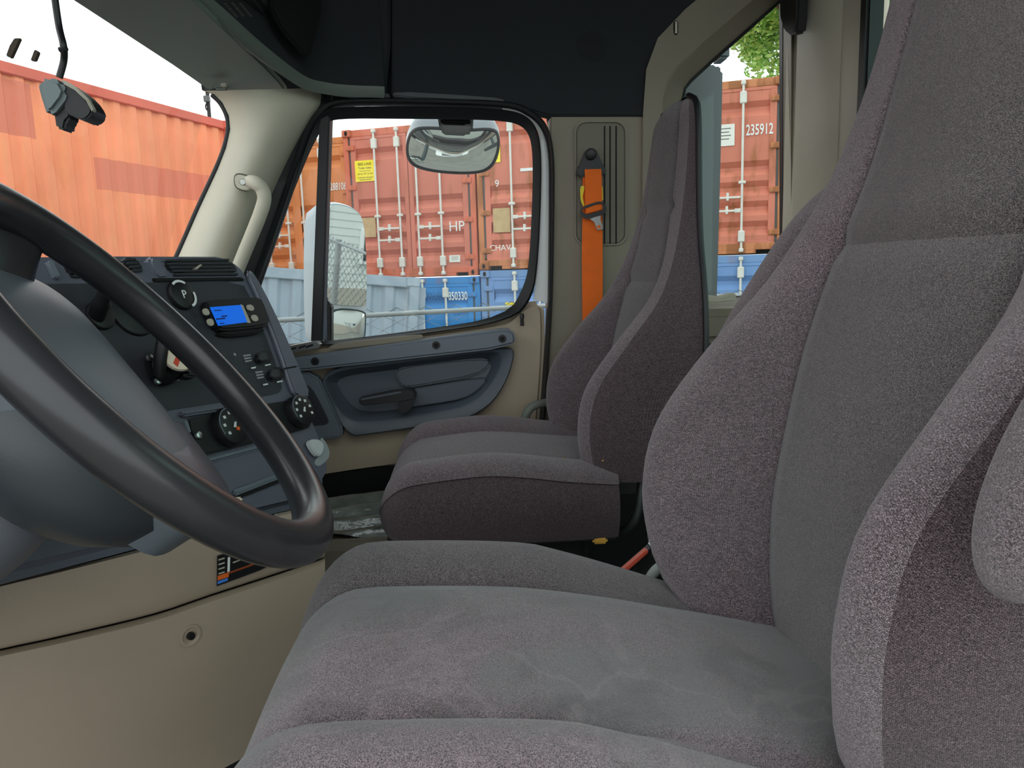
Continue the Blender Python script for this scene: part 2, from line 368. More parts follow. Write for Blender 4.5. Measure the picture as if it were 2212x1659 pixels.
box('rear_seal', (XR+.005, (ya+yb)/2, H+.28), (.04, ya-yb, .8), RUBBER, rw, .006)
g = box('window_3', (XR+.035, (yb+.4)/2, H+.28), (.005, yb-.4, .78), GL_REAR); tag(g, 'green tinted rear window pane behind the driver seat', 'window', kind='structure')
hk = prism('coat_hook', [UX(1705, -40, XR-.02), UX(1708, 40, XR-.02), UX(1716, 66, XR-.02), UX(1728, 76, XR-.02), UX(1742, 72, XR-.02), UX(1746, 40, XR-.02), UX(1748, -40, XR-.02)], (-.03, 0, 0), BLACK, None, .006)
tag(hk, 'black coat hook on the beige rear column', 'hook')

# --- A pillar
ap = thing('trim_1', 'beige windshield pillar trim beside the passenger door', 'pillar', V(-.65, 1.95, -.2), kind='structure')
L = [(440, 196), (462, 204), (480, 222), (494, 250), (497, 280), (488, 320), (470, 366), (430, 452), (388, 548), (330, 670)]
Rr = [(692, 190), (694, 206), (692, 226), (672, 256), (652, 290), (630, 330), (604, 384), (574, 450), (536, 545), (490, 670)]
rows = []
for (a, b), (c, d) in zip(L, Rr):
    row = []
    for k in range(9):
        t = k/8; yy = (1.97*(1-t) + 2.03*t) - .10*math.sin(PI*min(t*1.0, 1))**.8
        row.append(U(a+(c-a)*t, b+(d-b)*t, yy))
    rows.append(row)
grid('pillar_cover', rows, BEIGE, ap, sharp=60)
tube('windshield_seal', crom([U(a-3, b, 1.975) for a, b in L[1:]], 5), .0075, RUBBER, ap, 8)
prism('corner_filler', PY([(425, 120), (720, 120), (715, 222), (696, 250), (668, 268), (690, 214), (560, 207), (500, 207), (470, 203), (440, 196)], 2.045), (0, .02, 0), HEAD, ap)
prism('pillar_cap', PY([(430, 150), (712, 150), (700, 214), (560, 209), (500, 210), (468, 205), (436, 194)], 2.03), (0, .012, 0), HEAD, ap)
# windshield glass: curved, raked sheet
rows = []
for i in range(6):
    t = i/5; row = []
    for j in range(17):
        y = .3 + 1.69*j/16; s = (y-1.16)/.83
        xt, xb_ = -.60, -.80
        row.append(V(xt*(1-t)+xb_*t - .10*(1-s*s), y, .52*(1-t) + (-.05)*t))
    rows.append(row)
g = grid('window_1', rows, GL_WIND, None, uv=False); tag(g, 'large curved windshield pane in front of the dashboard', 'window', kind='structure')
hd = box('trim_2', V(-.545, 1.12, .585), (.30, 1.82, .04), HEAD, None, .01); tag(hd, 'black windshield header above the sun visor', 'trim', kind='structure')

# ================================================================== OVERHEAD CONSOLE, VISOR
oc = thing('overhead_console', 'charcoal overhead storage console along the top of the windshield', 'console', V(-.4, 1.2, .5))
rim = [(-.52, .25), (-.515, .7), (-.50, 1.1), (-.475, 1.35), (-.452, 1.5), (-.418, 1.7), (-.372, 1.88), (-.33, 1.95), (-.27, 1.985), (-.20, 2.0), (-.185, 2.005)]
def offs(d, z): 
    o = []
    for i, (x, y) in enumerate(rim):
        a = Vector(rim[max(i-1, 0)]); b = Vector(rim[min(i+1, len(rim)-1)]); t = (b-a).normalized(); n = Vector((t.y, -t.x))
        q = min(max((y-1.5)/.4, 0), 1); d_ = d*(1-.75*q) if d < 0 else d; o.append(V(x+n.x*d_, y+n.y*d_, z - .036*q*q*(3-2*q)*(1 if z < .6 else 0)))
    return crom(o, 5)
CONS = mat('console_plastic', (108, 116, 110), .6, bump=.15, bscale=900)
grid('console_rim', [offs(-.052, .56), offs(-.045, .515), offs(-.022, .496), offs(0, .49), offs(.012, .499), offs(.014, .515)], CONS, oc, uv=False, sharp=60)
grid('console_face', [offs(.014, .515), offs(.006, .56), offs(-.004, .66), offs(-.03, .9), offs(-.03, 1.05)], HEAD, oc, uv=False, sharp=60)
cav = [UP(a, b, V(-.43, 1.6, .6), Vector((.94, -.34, .0))) for a, b in [(586, -70), (578, 20), (598, 62), (652, 124), (664, 118), (684, 40), (688, -70)]]
prism('storage_opening', cav, (.012, -.006, 0), DEEP, oc, .004)
lab = UP(520, 10, V(-.49, 1.3, .492), Vector((0, 0, 1)))
for k in range(3):
    boxes('printed_line', [(lab + Vector((-.018+k*.013, -.03+.012*i, -.0085)), (.004, .006+.003*((i+k) % 2), .0012)) for i in range(6)], BPRINT, oc)
sv = thing('sun_visor', 'flat dark grey sun visor folded up against the windshield header', 'sun visor', V(-.5, 1.4, .47))
vis = chaikin([V(-.71, .7, .49), V(-.665, 1.267, .49), V(-.625, 1.88, .478), V(-.612, 2.0, .464), V(-.54, 2.038, .460), V(-.43, 2.03, .462), V(-.415, 1.93, .474), V(-.452, 1.287, .492), V(-.475, .7, .492)], 2)
prism('visor_panel', vis, (0, 0, .016), VISOR, sv, .008, 3)
for (a, b) in ((250, 18), (330, 88)):
    c = UP(a, b, V(-.6, 1.3, .489), Vector((0, 0, 1)))
    ring('clip_rim', [[c + Vector((math.cos(t*PI/8)*r_*1.5, math.sin(t*PI/8)*r_*2.2, z)) for t in range(16)] for r_, z in ((.012, .0), (.0122, -.0022), (.010, -.0022), (.009, .0))], VISOR, sv, 32)
    box('clip_button', c, (.010, .016, .005), SLATE_D, sv, .003)
vc = thing('visor_clip', 'small pale retaining clip at the far end of the sun visor', 'clip', U(482, 190, 1.86))
box('clip_body', U(478, 188, 1.865), (.03, .02, .014), CONS, vc, .004); box('clip_tab', U(484, 184, 1.85), (.014, .012, .008), GREYBTN, vc, .002)

# ================================================================== PASSENGER DOOR
YD = 2.03
dr = thing('door_1', 'beige and slate passenger door with black window frame and pull handle', 'door', V(-.2, YD, -.6), kind='structure')
fo = [(440, 760), (478, 640), (552, 470), (620, 330), (652, 268), (690, 238), (740, 230), (880, 229), (1010, 231), (1092, 236), (1136, 248), (1162, 278), (1170, 330), (1169, 430), (1163, 560), (1152, 644), (1106, 694), (900, 724), (700, 748)]
fi = [(540, 748), (556, 640), (612, 470), (668, 330), (686, 296), (700, 268), (726, 256), (880, 257), (1010, 258), (1080, 261), (1118, 267), (1142, 286), (1151, 330), (1150, 430), (1144, 550), (1136, 612), (1095, 684), (900, 714), (700, 738)]
F0, F1 = PY(fo, YD+.0), PY(fi, YD+.015)
F1b = PY(fi, YD+.07)
def mixl(a, b, t): return [p.lerp(q, t) for p, q in zip(a, b)]
def sub(l): return chaikin(l, 2)
grid('window_frame', [sub([p+Vector((0, .06, 0)) for p in F0]), sub(F0), sub([p+Vector((0, -.006, 0)) for p in mixl(F0, F1, .2)]), sub(mixl(F0, F1, .7)), sub(F1), sub(F1b)], RUBBER, dr, True, uv=False, sharp=40)
prism('window_divider', PY([(690, 240), (713, 240), (711, 300), (697, 738), (671, 744)], YD+.006), (0, .05, 0), RUBBER, dr, .004)
prism('window_pane', PY([(705, 245), (1150, 245), (1160, 420), (1148, 600), (1100, 700), (705, 745)], YD+.055), (0, .004, 0), GL_DOOR, dr)
prism('vent_pane', PY([(690, 280), (690, 750), (480, 760), (540, 600)], YD+.055), (0, .004, 0), GL_DOOR, dr)
# white painted door edge
wo = [(1085, 226), (1138, 240), (1172, 274), (1184, 330), (1186, 430), (1187, 600), (1186, 655)]
wi = [(1085, 238), (1130, 250), (1160, 280), (1167, 330), (1166, 430), (1160, 570), (1152, 648)]
A, B = crom(PY(wo, YD+.02), 6), crom(PY(wi, YD+.02), 6)
grid('painted_edge', [B, [p+Vector((0, -.003, 0)) for p in mixl(B, A, .5)], A, [p+Vector((0, .05, 0)) for p in A]], WHITE, dr, uv=False)
# beige inner panel
pb = chaikin(PY([(540, 756), (700, 742), (900, 718), (1084, 694), (1104, 682), (1124, 662), (1150, 649), (1176, 656), (1179, 720), (1176, 800), (1168, 900), (1158, 985), (1000, 996), (830, 1014), (540, 1060)], YD+.024), 1)
prism('inner_panel', pb, (0, .05, 0), mat('door_tan', (184, 169, 146), .5, bump=.1, bscale=900, var=.04), dr, .014, 3)
sill = chaikin(PY([(706, 752), (724, 742), (905, 722), (918, 727), (905, 735), (720, 756)], YD-.026), 1)
prism('sill_groove', sill, (0, .012, 0), BEIGE_D, dr, .003)
# slate trim: rail, pocket panel, speaker panel
rail = chaikin(PY([(560, 783), (640, 772), (1080, 711), (1106, 712), (1114, 724), (1113, 750), (900, 774), (600, 808), (540, 812)], YD-.058), 1)
prism('armrest_rail', rail, (0, .05, 0), SLATE, dr, .010, 3)
po_ = [(684, 798), (860, 776), (1010, 758), (1104, 752), (1112, 760), (1106, 790), (1094, 824), (1070, 864), (1038, 890), (1000, 908), (900, 924), (800, 938), (752, 945), (718, 872)]
pi_ = [(696, 806), (860, 786), (1010, 766), (1068, 760), (1084, 770), (1078, 796), (1064, 824), (1044, 850), (1018, 868), (985, 880), (900, 895), (800, 910), (750, 906), (716, 858)]
pj_ = [(722, 814), (860, 798), (1000, 780), (1050, 776), (1062, 786), (1058, 800), (1046, 820), (1028, 840), (1004, 856), (975, 866), (900, 878), (812, 890), (770, 886), (738, 850)]
O_, I_, J_ = PY(po_, YD-.034), PY(pi_, YD-.034), PY(pj_, YD+.012)
cx = sum((p for p in J_), Vector())/len(J_)
grid('pocket_panel', [sub([p+Vector((0, .04, 0)) for p in O_]), sub(O_), sub([p+Vector((0, -.004, 0)) for p in mixl(O_, I_, .1)]), sub(mixl(O_, I_, .85)), sub([p+Vector((0, .006, 0)) for p in I_]), sub(J_), sub([p.lerp(cx, .5)+Vector((0, .004, 0)) for p in J_]), sub([p.lerp(cx, .97)+Vector((0, .004, 0)) for p in J_])], SLATE_D, dr, True, uv=False, sharp=45)
prism('pocket_step', chaikin(PY([(866, 846), (905, 838), (1046, 815), (1052, 822), (1030, 846), (1000, 862), (930, 874), (872, 880)], YD-.012), 1), (0, .03, 0), SLATE_D, dr, .010, 3)
prism('pocket_bulge', chaikin(PY([(850, 800), (880, 790), (1000, 776), (1056, 774), (1060, 790), (1030, 812), (900, 836), (866, 838)], YD-.004), 1), (0, .025, 0), SLATE_D, dr, .012, 3)
prism('speaker_panel', chaikin(PY([(540, 818), (600, 810), (682, 800), (716, 872), (750, 945), (700, 950), (640, 957), (540, 968)], YD-.034), 1), (0, .04, 0), SLATE, dr, .006)
sp = chaikin(PY([(652, 826), (672, 832), (690, 862), (704, 890), (714, 912), (706, 920), (690, 922), (650, 925), (640, 870)], YD-.036), 2)
o = prism('speaker_grille', sp, (0, .012, 0), mat('grille_dark', (52, 56, 64), .7), dr, .003)
hexes = bmesh.new()
for i in range(7):
    for j in range(9):
        x, y = 628+i*13+(j % 2)*6.5, 832+j*11
        if x > 648+max(0, (y-880)*.05) and x < 662+(y-826)*.52 and y < 918:
            c = U(x, y, YD-.0375)
            g = [[c+Vector((math.cos(k*PI/3)*r_, 0, math.sin(k*PI/3)*r_)) for k in range(6)] for r_ in (.0075, .0066)]
            vs = [[hexes.verts.new(p) for p in r_] for r_ in g]
            for k in range(6): hexes.faces.new((vs[0][k], vs[0][(k+1) % 6], vs[1][(k+1) % 6], vs[1][k]))
o2 = from_bm('hex_perforation', hexes, DEEP, o, False); o2['kind'] = 'stuff'
# pull handle
hp = prism('pull_handle', chaikin(PY([(774, 862), (786, 857), (868, 841), (893, 843), (896, 858), (893, 862), (860, 868), (790, 877), (777, 874)], YD-.085), 1), (0, .022, 0), BLACK, dr, .006, 3)
prism('handle_post', chaikin(PY([(862, 848), (897, 844), (897, 866), (884, 890), (866, 896), (858, 894)], YD-.075), 1), (0, .07, 0), BLACK, hp, .005, 2)
prism('grip_line', PY([(780, 861), (866, 845), (866, 849), (780, 865)], YD-.0865), (0, .002, 0), SLATE_D, hp)
for a, b in ((680, 781), (942, 746), (1085, 732)):
    c = U(a, b, YD-.060)
    s = cyl('screw_cup', c+Vector((0, .004, 0)), c, .0115, BLACK, dr, 20, .0105)
    cyl('screw_head', c, c+Vector((0, -.0015, 0)), .006, DEEP, s, 12)
lp = U(1128, 704, YD-.01)
cyl('lock_pin', lp, lp+Vector((0, 0, .028)), .005, BLACK, dr, 12, .0045)
cyl('lock_knob', lp+Vector((0, 0, .022)), lp+Vector((0, 0, .034)), .0065, BLACK, dr, 12, .0055, .002)
dv = prism('demister_vent', PY([(622, 748), (684, 736), (692, 741), (690, 752), (622, 764)], YD-.03), (0, .03, 0), CHROME, dr, .003)
for a, b in ((632, 750), (652, 746), (668, 744)):
    prism('vent_slot', PY([(a-7, b+4), (a+8, b-1), (a+8, b+3), (a-7, b+8)], YD-.0315), (0, .003, 0), DEEP, dv)
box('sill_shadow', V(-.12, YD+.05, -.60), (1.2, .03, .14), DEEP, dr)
# exterior skin and steps (seen in the look-down mirror)
bo = box('outer_skin', V(-.12, YD+.12, -.76), (1.14, .03, 1.0), WHITE, dr, .02)
# cab-side door seal
so = [(470, 800), (560, 560), (640, 330), (664, 268), (690, 232), (720, 216), (800, 211), (960, 213), (1092, 219), (1146, 236), (1182, 272), (1196, 330), (1198, 430), (1194, 640), (1186, 780), (1176, 920), (1166, 1010)]
si = [(486, 800), (574, 560), (652, 330), (676, 270), (698, 238), (726, 224), (800, 220), (960, 222), (1088, 228), (1138, 243), (1172, 276), (1186, 330), (1188, 430), (1186, 640), (1178, 780), (1168, 920), (1158, 1010)]
A, B = crom(PY(so, YD-.012), 5), crom(PY(si, YD-.012), 5)
ds = grid('trim_3', [[p+Vector((0, .04, 0)) for p in A], A, [p+Vector((0, -.008, 0)) for p in mixl(A, B, .5)], B, [p+Vector((0, .05, 0)) for p in B]], mat('seal_rubber', (34, 38, 42), .4), None, uv=False, sharp=60)
tag(ds, 'black rubber door seal framing the passenger door opening', 'seal', kind='structure')

# ================================================================== GRAB HANDLES
gh = thing('pillar_grab_handle', 'beige grab handle bolted to the windshield pillar', 'grab handle', U(540, 480, 1.9))
pl = prism('mounting_plate', chaikin(PY([(505, 382), (511, 375), (546, 384), (548, 402), (536, 412), (508, 406)], 1.845), 1), (0, .03, 0), BEIGE, gh, .004)
prism('plate_gap', chaikin(PY([(503, 378), (516, 372), (544, 381), (546, 402), (534, 414), (506, 408)], 1.868), 2), (0, .02, 0), mat('gap_brown', (92, 86, 74), .7), gh, .003)
cyl('screw', U(524, 393, 1.845), U(524, 393, 1.835), .0085, CHROME, pl, 14, .006)
pts = [U(541, 393, 1.852), U(554, 396, 1.832), U(566, 408, 1.835), U(571, 430, 1.84), U(562, 462, 1.85), U(545, 505, 1.87), U(520, 565, 1.9), U(490, 640, 1.93)]
tube('grip_bar', crom(pts, 6), .0165, BEIGE, gh, 14)
gh2 = tube('door_grab_handle', crom([U(1196, 868, 1.97), U(1168, 872, 1.95), U(1146, 882, 1.94), U(1134, 905, 1.94), U(1132, 945, 1.95), U(1134, 1000, 1.98)], 6), .0115, GREYHANDLE, None, 12)
tag(gh2, 'grey curved grab tube beside the far edge of the passenger seat', 'grab handle')

# ================================================================== SEAT BELT
sb = thing('seat_belt', 'orange seat belt hanging from a black anchor on the taupe side lining', 'seat belt', U(1280, 650, 2.0))
an = prism('anchor', chaikin(PY([(1266, 322), (1277, 318), (1288, 322), (1296, 340), (1308, 366), (1308, 376), (1298, 380), (1258, 382), (1247, 376), (1247, 366), (1258, 344)], 2.015), 1), (0, .02, 0), BLACK, sb, .005)
cyl('anchor_bolt', U(1277, 333, 2.015), U(1277, 333, 2.0), .0145, BLACK, an, 24, .0135, .003)
prism('anchor_loop', chaikin(PY([(1245, 362), (1308, 360), (1310, 372), (1300, 380), (1256, 384), (1244, 374)], 2.008), 1), (0, .008, 0), BLACK, an, .003)
def strap(name, L_, R_, th=.0015):
    return grid(name, [[a+Vector((0, 0, 0)), a.lerp(b, .5)+Vector((0, -.002, 0)), b, b+Vector((0, th, 0)), a+Vector((0, th, 0))] for a, b in zip(L_, R_)], ORANGE, sb, True, uv=False)
strap('rear_webbing', crom([U(1259, 370, 2.012), U(1258, 470, 2.012), U(1257, 560, 2.012), U(1258, 665, 2.01), U(1260, 800, 2.0)], 4), crom([U(1300, 370, 2.012), U(1301, 470, 2.012), U(1302, 560, 2.012), U(1302, 665, 2.01), U(1304, 800, 2.0)], 4))
strap('front_webbing', crom([U(1263, 366, 2.002), U(1264, 400, 1.998), U(1264, 440, 1.995), U(1266, 462, 1.995)], 4), crom([U(1299, 365, 2.002), U(1300, 400, 1.998), U(1301, 440, 1.995), U(1301, 452, 1.995)], 4))
prism('yellow_tag', chaikin(PY([(1253, 402), (1263, 401), (1262, 410), (1258, 426), (1262, 440), (1262, 448), (1256, 438), (1254, 430)], 2.006), 1), (0, .002, 0), YELLOW, sb)
prism('yellow_tag', PY([(1300, 402), (1302, 403), (1303, 432), (1300, 432)], 2.006), (0, .002, 0), YELLOW, sb)
buo = [(1256, 448), (1272, 441), (1300, 433), (1309, 445), (1311, 456), (1302, 464), (1285, 468), (1270, 474), (1258, 470), (1252, 458)]
bui = [(1258, 452), (1272, 447), (1299, 438), (1303, 446), (1303, 453), (1298, 455), (1284, 459), (1270, 463), (1262, 461), (1258, 456)]
bk = ring('latch_frame', [sub(PY(buo, 1.998)), sub(PY(buo, 1.990)), sub(PY(bui, 1.990)), sub(PY(bui, 1.998)), sub(PY(buo, 1.998))], BLACK, sb, 64)
to = [(1273, 472), (1298, 465), (1297, 474), (1303, 490), (1302, 495), (1290, 497), (1284, 480)]
prism('latch_tongue', PY(to, 1.995), (0, .004, 0), STEEL, sb, .0012)
prism('tongue_slot', PY([(1289, 488), (1297, 486), (1298, 492), (1291, 493)], 1.9945), (0, .001, 0), ORANGE, sb)

# ================================================================== SEATS
def lerp_tab(tab, x):
    if x <= tab[0][0]: return tab[0][1:]
    for a, b in zip(tab, tab[1:]):
        if x <= b[0]:
            i = tab.index(a); z = tab[max(i-1, 0)]; c = tab[min(i+2, len(tab)-1)]
            t = (x-a[0])/(b[0]-a[0]); h = b[0]-a[0]; o = []
            for k in range(1, len(a)):
                m0 = (b[k]-z[k])/max(b[0]-z[0], 1e-6)*h; m1 = (c[k]-a[k])/max(c[0]-a[0], 1e-6)*h
                o.append((2*t**3-3*t*t+1)*a[k] + (t**3-2*t*t+t)*m0 + (-2*t**3+3*t*t)*b[k] + (t**3-t*t)*m1)
            return tuple(o)
    return tab[-1][1:]
BACK = [(-.07, .250, .330, .425, .205), (-.03, .222, .330, .44, .228), (.02, .208, .332, .446, .242), (.09, .203, .337, .45, .25), (.17, .222, .350, .455, .25), (.26, .285, .368, .46, .247), (.34, .354, .388, .465, .233),
        (.40, .388, .403, .469, .213), (.46, .412, .418, .473, .190), (.54, .434, .432, .479, .168), (.62, .449, .445, .485, .152), (.70, .459, .455, .490, .139), (.735, .463, .460, .492, .128), (.755, .470, .468, .493, .112), (.767, .480, .479, .490, .085)]
YI = .56
def make_seat(label, yc, z0, tilt, armrests, dx=0., worn=True, rot=0., zs=1., cdx=0., xr0=.37, lean=0.):
    t = thing('seat', label, 'seat', V(.1+dx, yc, z0-.45), group='cab seats'); VB = lambda x, y, z: V(x - (y-yc)*rot, y, z)
    Z = lambda r: z0 + r
    # ---- backrest
    ss = [-1, -.998, -.99, -.975, -.95, -.925, -.9, -.87, -.84, -.81, -.78, -.75, -.72, -.68, -.64, -.60, -.575, -YI, -.53, -.45, -.3, -.15]
    ss = ss + [0] + [-s for s in ss[::-1]]
    lev = ([-.07, -.05, -.03, 0] if worn else [-.025, 0]) + [i*.02 for i in range(1, 37)] + [.735, .745, .755, .762, .767]
    SEAM = .38
    g = []
    for z in lev:
        fb, fc, xb, hw = lerp_tab(BACK, z)
        row = []
        rr_ = min(.11, (xb-fb)*.62)
        def fx(s):
            s = abs(s)
            if s <= YI: x = fc - .013*math.cos(s/YI*PI/2); x += .015*max(0, 1-abs(s-YI)/.03)
            else:
                q = (s-YI)/(1-YI)
                if q < .5: u = q/.5; u = math.sin(u*PI/2)**1.0; x = fc + (fb-fc)*u; x += .015*max(0, 1-q/.05)
                else: u = (q-.5)/.5; x = fb + rr_*(1-math.sqrt(max(0, 1-u*u)))
            if (abs(z-SEAM) < .011 or (not worn and abs(z-.54) < .011)) and s < .75: x += .007
            return x
        dl = dx + lean*max(0, z)
        for s in ss: row.append(VB(fx(s)+dl, yc + s*hw, Z(z*zs)))
        xs = fb + rr_
        back = [(1.0, xs*.5+xb*.5-.008), (.99, xb-.016), (.95, xb-.004), (.88, xb), (.5, xb+.003), (0, xb+.004)]
        back = back + [(-a, b) for a, b in back[:-1][::-1]]
        for s, x in back: row.append(VB(x+dl, yc + s*hw, Z(z*zs)))
        g.append(row)
    ns = len(ss); iY = ss.index(-YI); jY = ns-1-iY; iO = ss.index(-.9); jO = ns-1-iO
    ks = min(range(len(lev)), key=lambda k: abs(lev[k]-SEAM))
    cols = lambda a, b, k0=0, k1=None: [r[a:b+1] for r in g[k0:k1]]
    grid('backrest_panel', cols(iY, jY, 0, ks+1), FABC, t, sharp=80)
    grid('headrest_panel', cols(iY, jY, ks), FABC, t, sharp=80)
    grid('side_bolster', cols(iO, iY), FAB, t, sharp=80); grid('side_bolster', cols(jY, jO), FAB, t, sharp=80)
    nb = len(g[0])
    grid('side_panel', [[r[nb-2], r[nb-1]] + r[0:iO+1] for r in g], FABS, t, sharp=80)
    grid('side_panel', [r[jO:ns+2] for r in g], FABS, t, sharp=80)
    sh = [r[ns+1:nb-1] for r in g]
    grid('back_shell', sh, BLACK, t, uv=False)
    build('top_cap', [Vector(p) for p in g[-1]], [tuple(range(nb))], FAB, t, uvs=[(p.x, p.y) for p in g[-1]])
    tube('piping', [r[nb-2] + Vector((.002, -.002, 0)) for r in g], .006, RUBBER, t, 8)
    # ---- cushion
    xf, xr, hw = -.182+cdx, xr0, .246
    def prof(x):
        u = (x-xf)/(xr-xf)
        zt = .012 + .030*math.sin(min(u*1.35, 1)*PI*.62) - .03*max(0, u-.45)
        return zt - tilt*max(0, u-.15)
    rowsx = []
    NX = 30
    for i in range(NX+1):
        if i < 9: a = i/9*PI/2; x = xf + .075*(1-math.cos(a)); fr = math.sin(a)
        else: x = xf + .075 + (xr-xf-.075)*(i-9)/(NX-9); fr = 1.0
        rowsx.append((x, fr))
    cs = [-1, -.995, -.975, -.94, -.9, -.85, -.78, -.70, -.64, -.59, -.55, -.51, -.4, -.25, -.1]
    cs = cs + [0] + [-s for s in cs[::-1]]
    gt, gl, gr = [], [], []
    zb = -.135
    for x, fr in rowsx:
        zt = prof(x); w = hw - .045*(1-math.sqrt(max(0, 1-(max(0, .09-(x-xf))/.09)**2)))
        if x > .2: w = hw - .03*((x-.2)/.17)**2
        row = []
        for s in cs:
            a = abs(s)
            if a <= .55: z = zt - .020 + .012*math.cos(a/.55*PI/2) - .006*max(0, 1-abs(a-.55)/.04)
            else:
                q = (a-.55)/.45; z = zt - .020 + .026*math.sin(min(q/.55, 1)*PI/2) - .006*max(0, 1-(a-.55)/.04)
                if q > .55: u = (q-.55)/.45; z -= .034*(1-math.sqrt(max(0, 1-u*u)))
            if a > .55: z -= tilt*.9*max(0, (x-xf)/(xr-xf)-.5)
            zz = -.075 + (z+.075)*fr
            if worn and fr > .8 and a < .5: zz -= .004*math.sin(x*40)*math.sin(a*6+x*12)*(1-(x-xf)/(xr-xf))
            row.append(V(x, yc + s*w, Z(zz)))
        gt.append(row)
        def side(sg):
            o = []
            zs = row[0].z - H - Z(0)
            for k in range(7):
                u = k/6; z = zs + (zb+.05*(1-fr) - zs)*u
                o.append(V(x + (.02*(1-fr))*math.sin(u*PI)*0, yc + sg*(w + .012*math.sin(u*PI)*fr - .006*(u < .02) - .012*u*u), Z(z)))
            return o
        gl.append(side(-1)); gr.append(side(1))
    c5 = cs.index(-.55); c6 = len(cs)-1-c5
    FW = FABW if worn else FAB
    grid('cushion_panel', [r[c5:c6+1] for r in gt], FW, t, sharp=80)
    grid('cushion_bolster', [r[0:c5+1] for r in gt], FW, t, sharp=80); grid('cushion_bolster', [r[c6:] for r in gt], FABC if worn else FAB, t, sharp=80)
    grid('cushion_side', gl, FABS, t, sharp=80); grid('cushion_side', gr, FABS, t, sharp=80)
    fr0 = gt[0]; bot = [V(xf+.006, yc + s*hw*.8, Z(zb+.05)) for s in cs]
    grid('cushion_front', [fr0, [a.lerp(b, .5)+Vector((-.004, 0, 0)) for a, b in zip(fr0, bot)], bot], FW, t, sharp=80)
    for gg in (gl, gr): tube('cushion_seam', [r[0] for r in gg], .0028, FAB, t, 6)
    prism('cushion_pan', [V(xf+.01, yc-hw*.94, Z(zb+.012)), V(xr, yc-hw*.9, Z(zb+.012)), V(xr, yc+hw*.9, Z(zb+.012)), V(xf+.01, yc+hw*.94, Z(zb+.012))], (0, 0, -.02), BLACK, t, .004)
    # ---- base
    zf = H-.91
    zt_ = H+Z(zb)-.008
    box('suspension', ((xf+xr)/2+.02, yc, (zf+zt_)/2+.02), (.34, .30, zt_-zf-.04), DEEP, t, .02)
    box('base_plate', ((xf+xr)/2+.02, yc, zf+.02), (.40, .36, .04), BLACK, t, .008)
    box('recliner_bracket', V(.40+dx, yc-.17, Z(-.09)), (.09, .02, .16), BLACK, t, .006); box('recliner_bracket', V(.40+dx, yc+.17, Z(-.09)), (.09, .02, .16), BLACK, t, .006)
    # ---- folded-up armrests
    for sg in armrests:
        ya = yc + sg*(.25+.048)
        P0 = Vector((.412 if sg < 0 else .436, ya, H+Z(.315))); ax = Vector((.54, 0, .84)).normalized(); wv = Vector((.84, 0, -.54)).normalized()
        gg = []
        for k in range(41):
            v = -math.cos(PI*k/40); l = v*.185; f = max(0, 1-abs(v)**3)**.5
            rowa = []
            for a in range(36):
                th = 2*PI*a/36; ca, sa = math.cos(th), math.sin(th)
                se = lambda q: math.copysign(abs(q)**.72, q)
                rowa.append(P0 + ax*l + wv*(se(ca)*.048*max(f, .02)) + Vector((0, 1, 0))*(se(sa)*.036*max(f, .02)))
            gg.append(rowa)
        grid('armrest', gg, FAB, t, True, (True, True), sharp=80)
        cyl('armrest_pivot', P0 - ax*.02 + wv*.04 - Vector((0, sg*.03, 0)), P0 - ax*.02 + wv*.04 - Vector((0, sg*.05, 0)), .02, BLACK, t, 16)
    return t
pseat = make_seat('plum grey cloth passenger seat with high back beside the orange seat belt', 1.63, -.392, .015, (), .005, False, .05, .962, 0., .29, -.02)
dseat = make_seat('worn grey driver seat with folded armrests behind the steering wheel', .70, -.36, .088, (-1, 1), .04, True, .13, 1., -.03)
# crumbs / torn foam on passenger seat
fo_ = box('torn_foam', U(1296, 1168, 1.40), (.03, .012, .012), FOAM, None, .004); fo_.parent = pseat; fo_.location = ORG[fo_.name]-ORG[pseat.name]
for i, (a, b) in enumerate(((1217, 989), (1302, 995))):
    o = box('crumb', U(a, b, 1.47 if i == 0 else 1.385), (.004, .003, .0025), FOAM, None, .0008); tag(o, ('tiny yellow foam crumb lying on the passenger cushion', 'tiny yellow foam crumb caught on the passenger backrest side')[i], 'crumb')
# belt buckles between the seats
bu = thing('buckle', 'black seat belt buckle with a red release button between the seats', 'buckle', U(1380, 1240, 1.12))
R_ = Matrix.Rotation(math.radians(38), 3, 'Y')
bc = U(1380, 1228, 1.12)
Rb = Matrix.Rotation(math.radians(-40), 3, 'Y')
box('buckle_body', bc, (.085, .03, .035), BLACK, bu, .006, Rb)
box('release_button', bc + Rb @ Vector((-.004, -.004, .017)), (.07, .016, .006), mat('red_button', (224, 96, 70), .4), bu, .002, Rb)
box('metal_tip', bc + Rb @ Vector((.043, 0, .008)), (.01, .026, .026), CHROME, bu, .003, Rb)
tube('buckle_stalk', [bc + Rb @ Vector((-.04, 0, 0)), bc + Vector((-.06, 0, -.2)), Vector((bc.x-.06, bc.y, H-.91))], .008, BLACK, bu, 8)
sl = tube('seat_lever', crom([U(1394, 1262, 1.08), U(1408, 1242, 1.08), U(1430, 1222, 1.08), U(1475, 1200, 1.08)], 6), [.004+.0045*math.sin(PI*i/18) for i in range(19)], LEVER, dseat, 10)
hs = tube('air_hose', crom([U(1313, 1148, 1.5), U(1345, 1146, 1.46), U(1368, 1128, 1.44), U(1380, 1095, 1.44), U(1386, 1040, 1.45)], 6), .0095, mat('dark_hose', (44, 52, 50), .4), None, 10)
tag(hs, 'dark bent hose under the passenger backrest', 'hose')

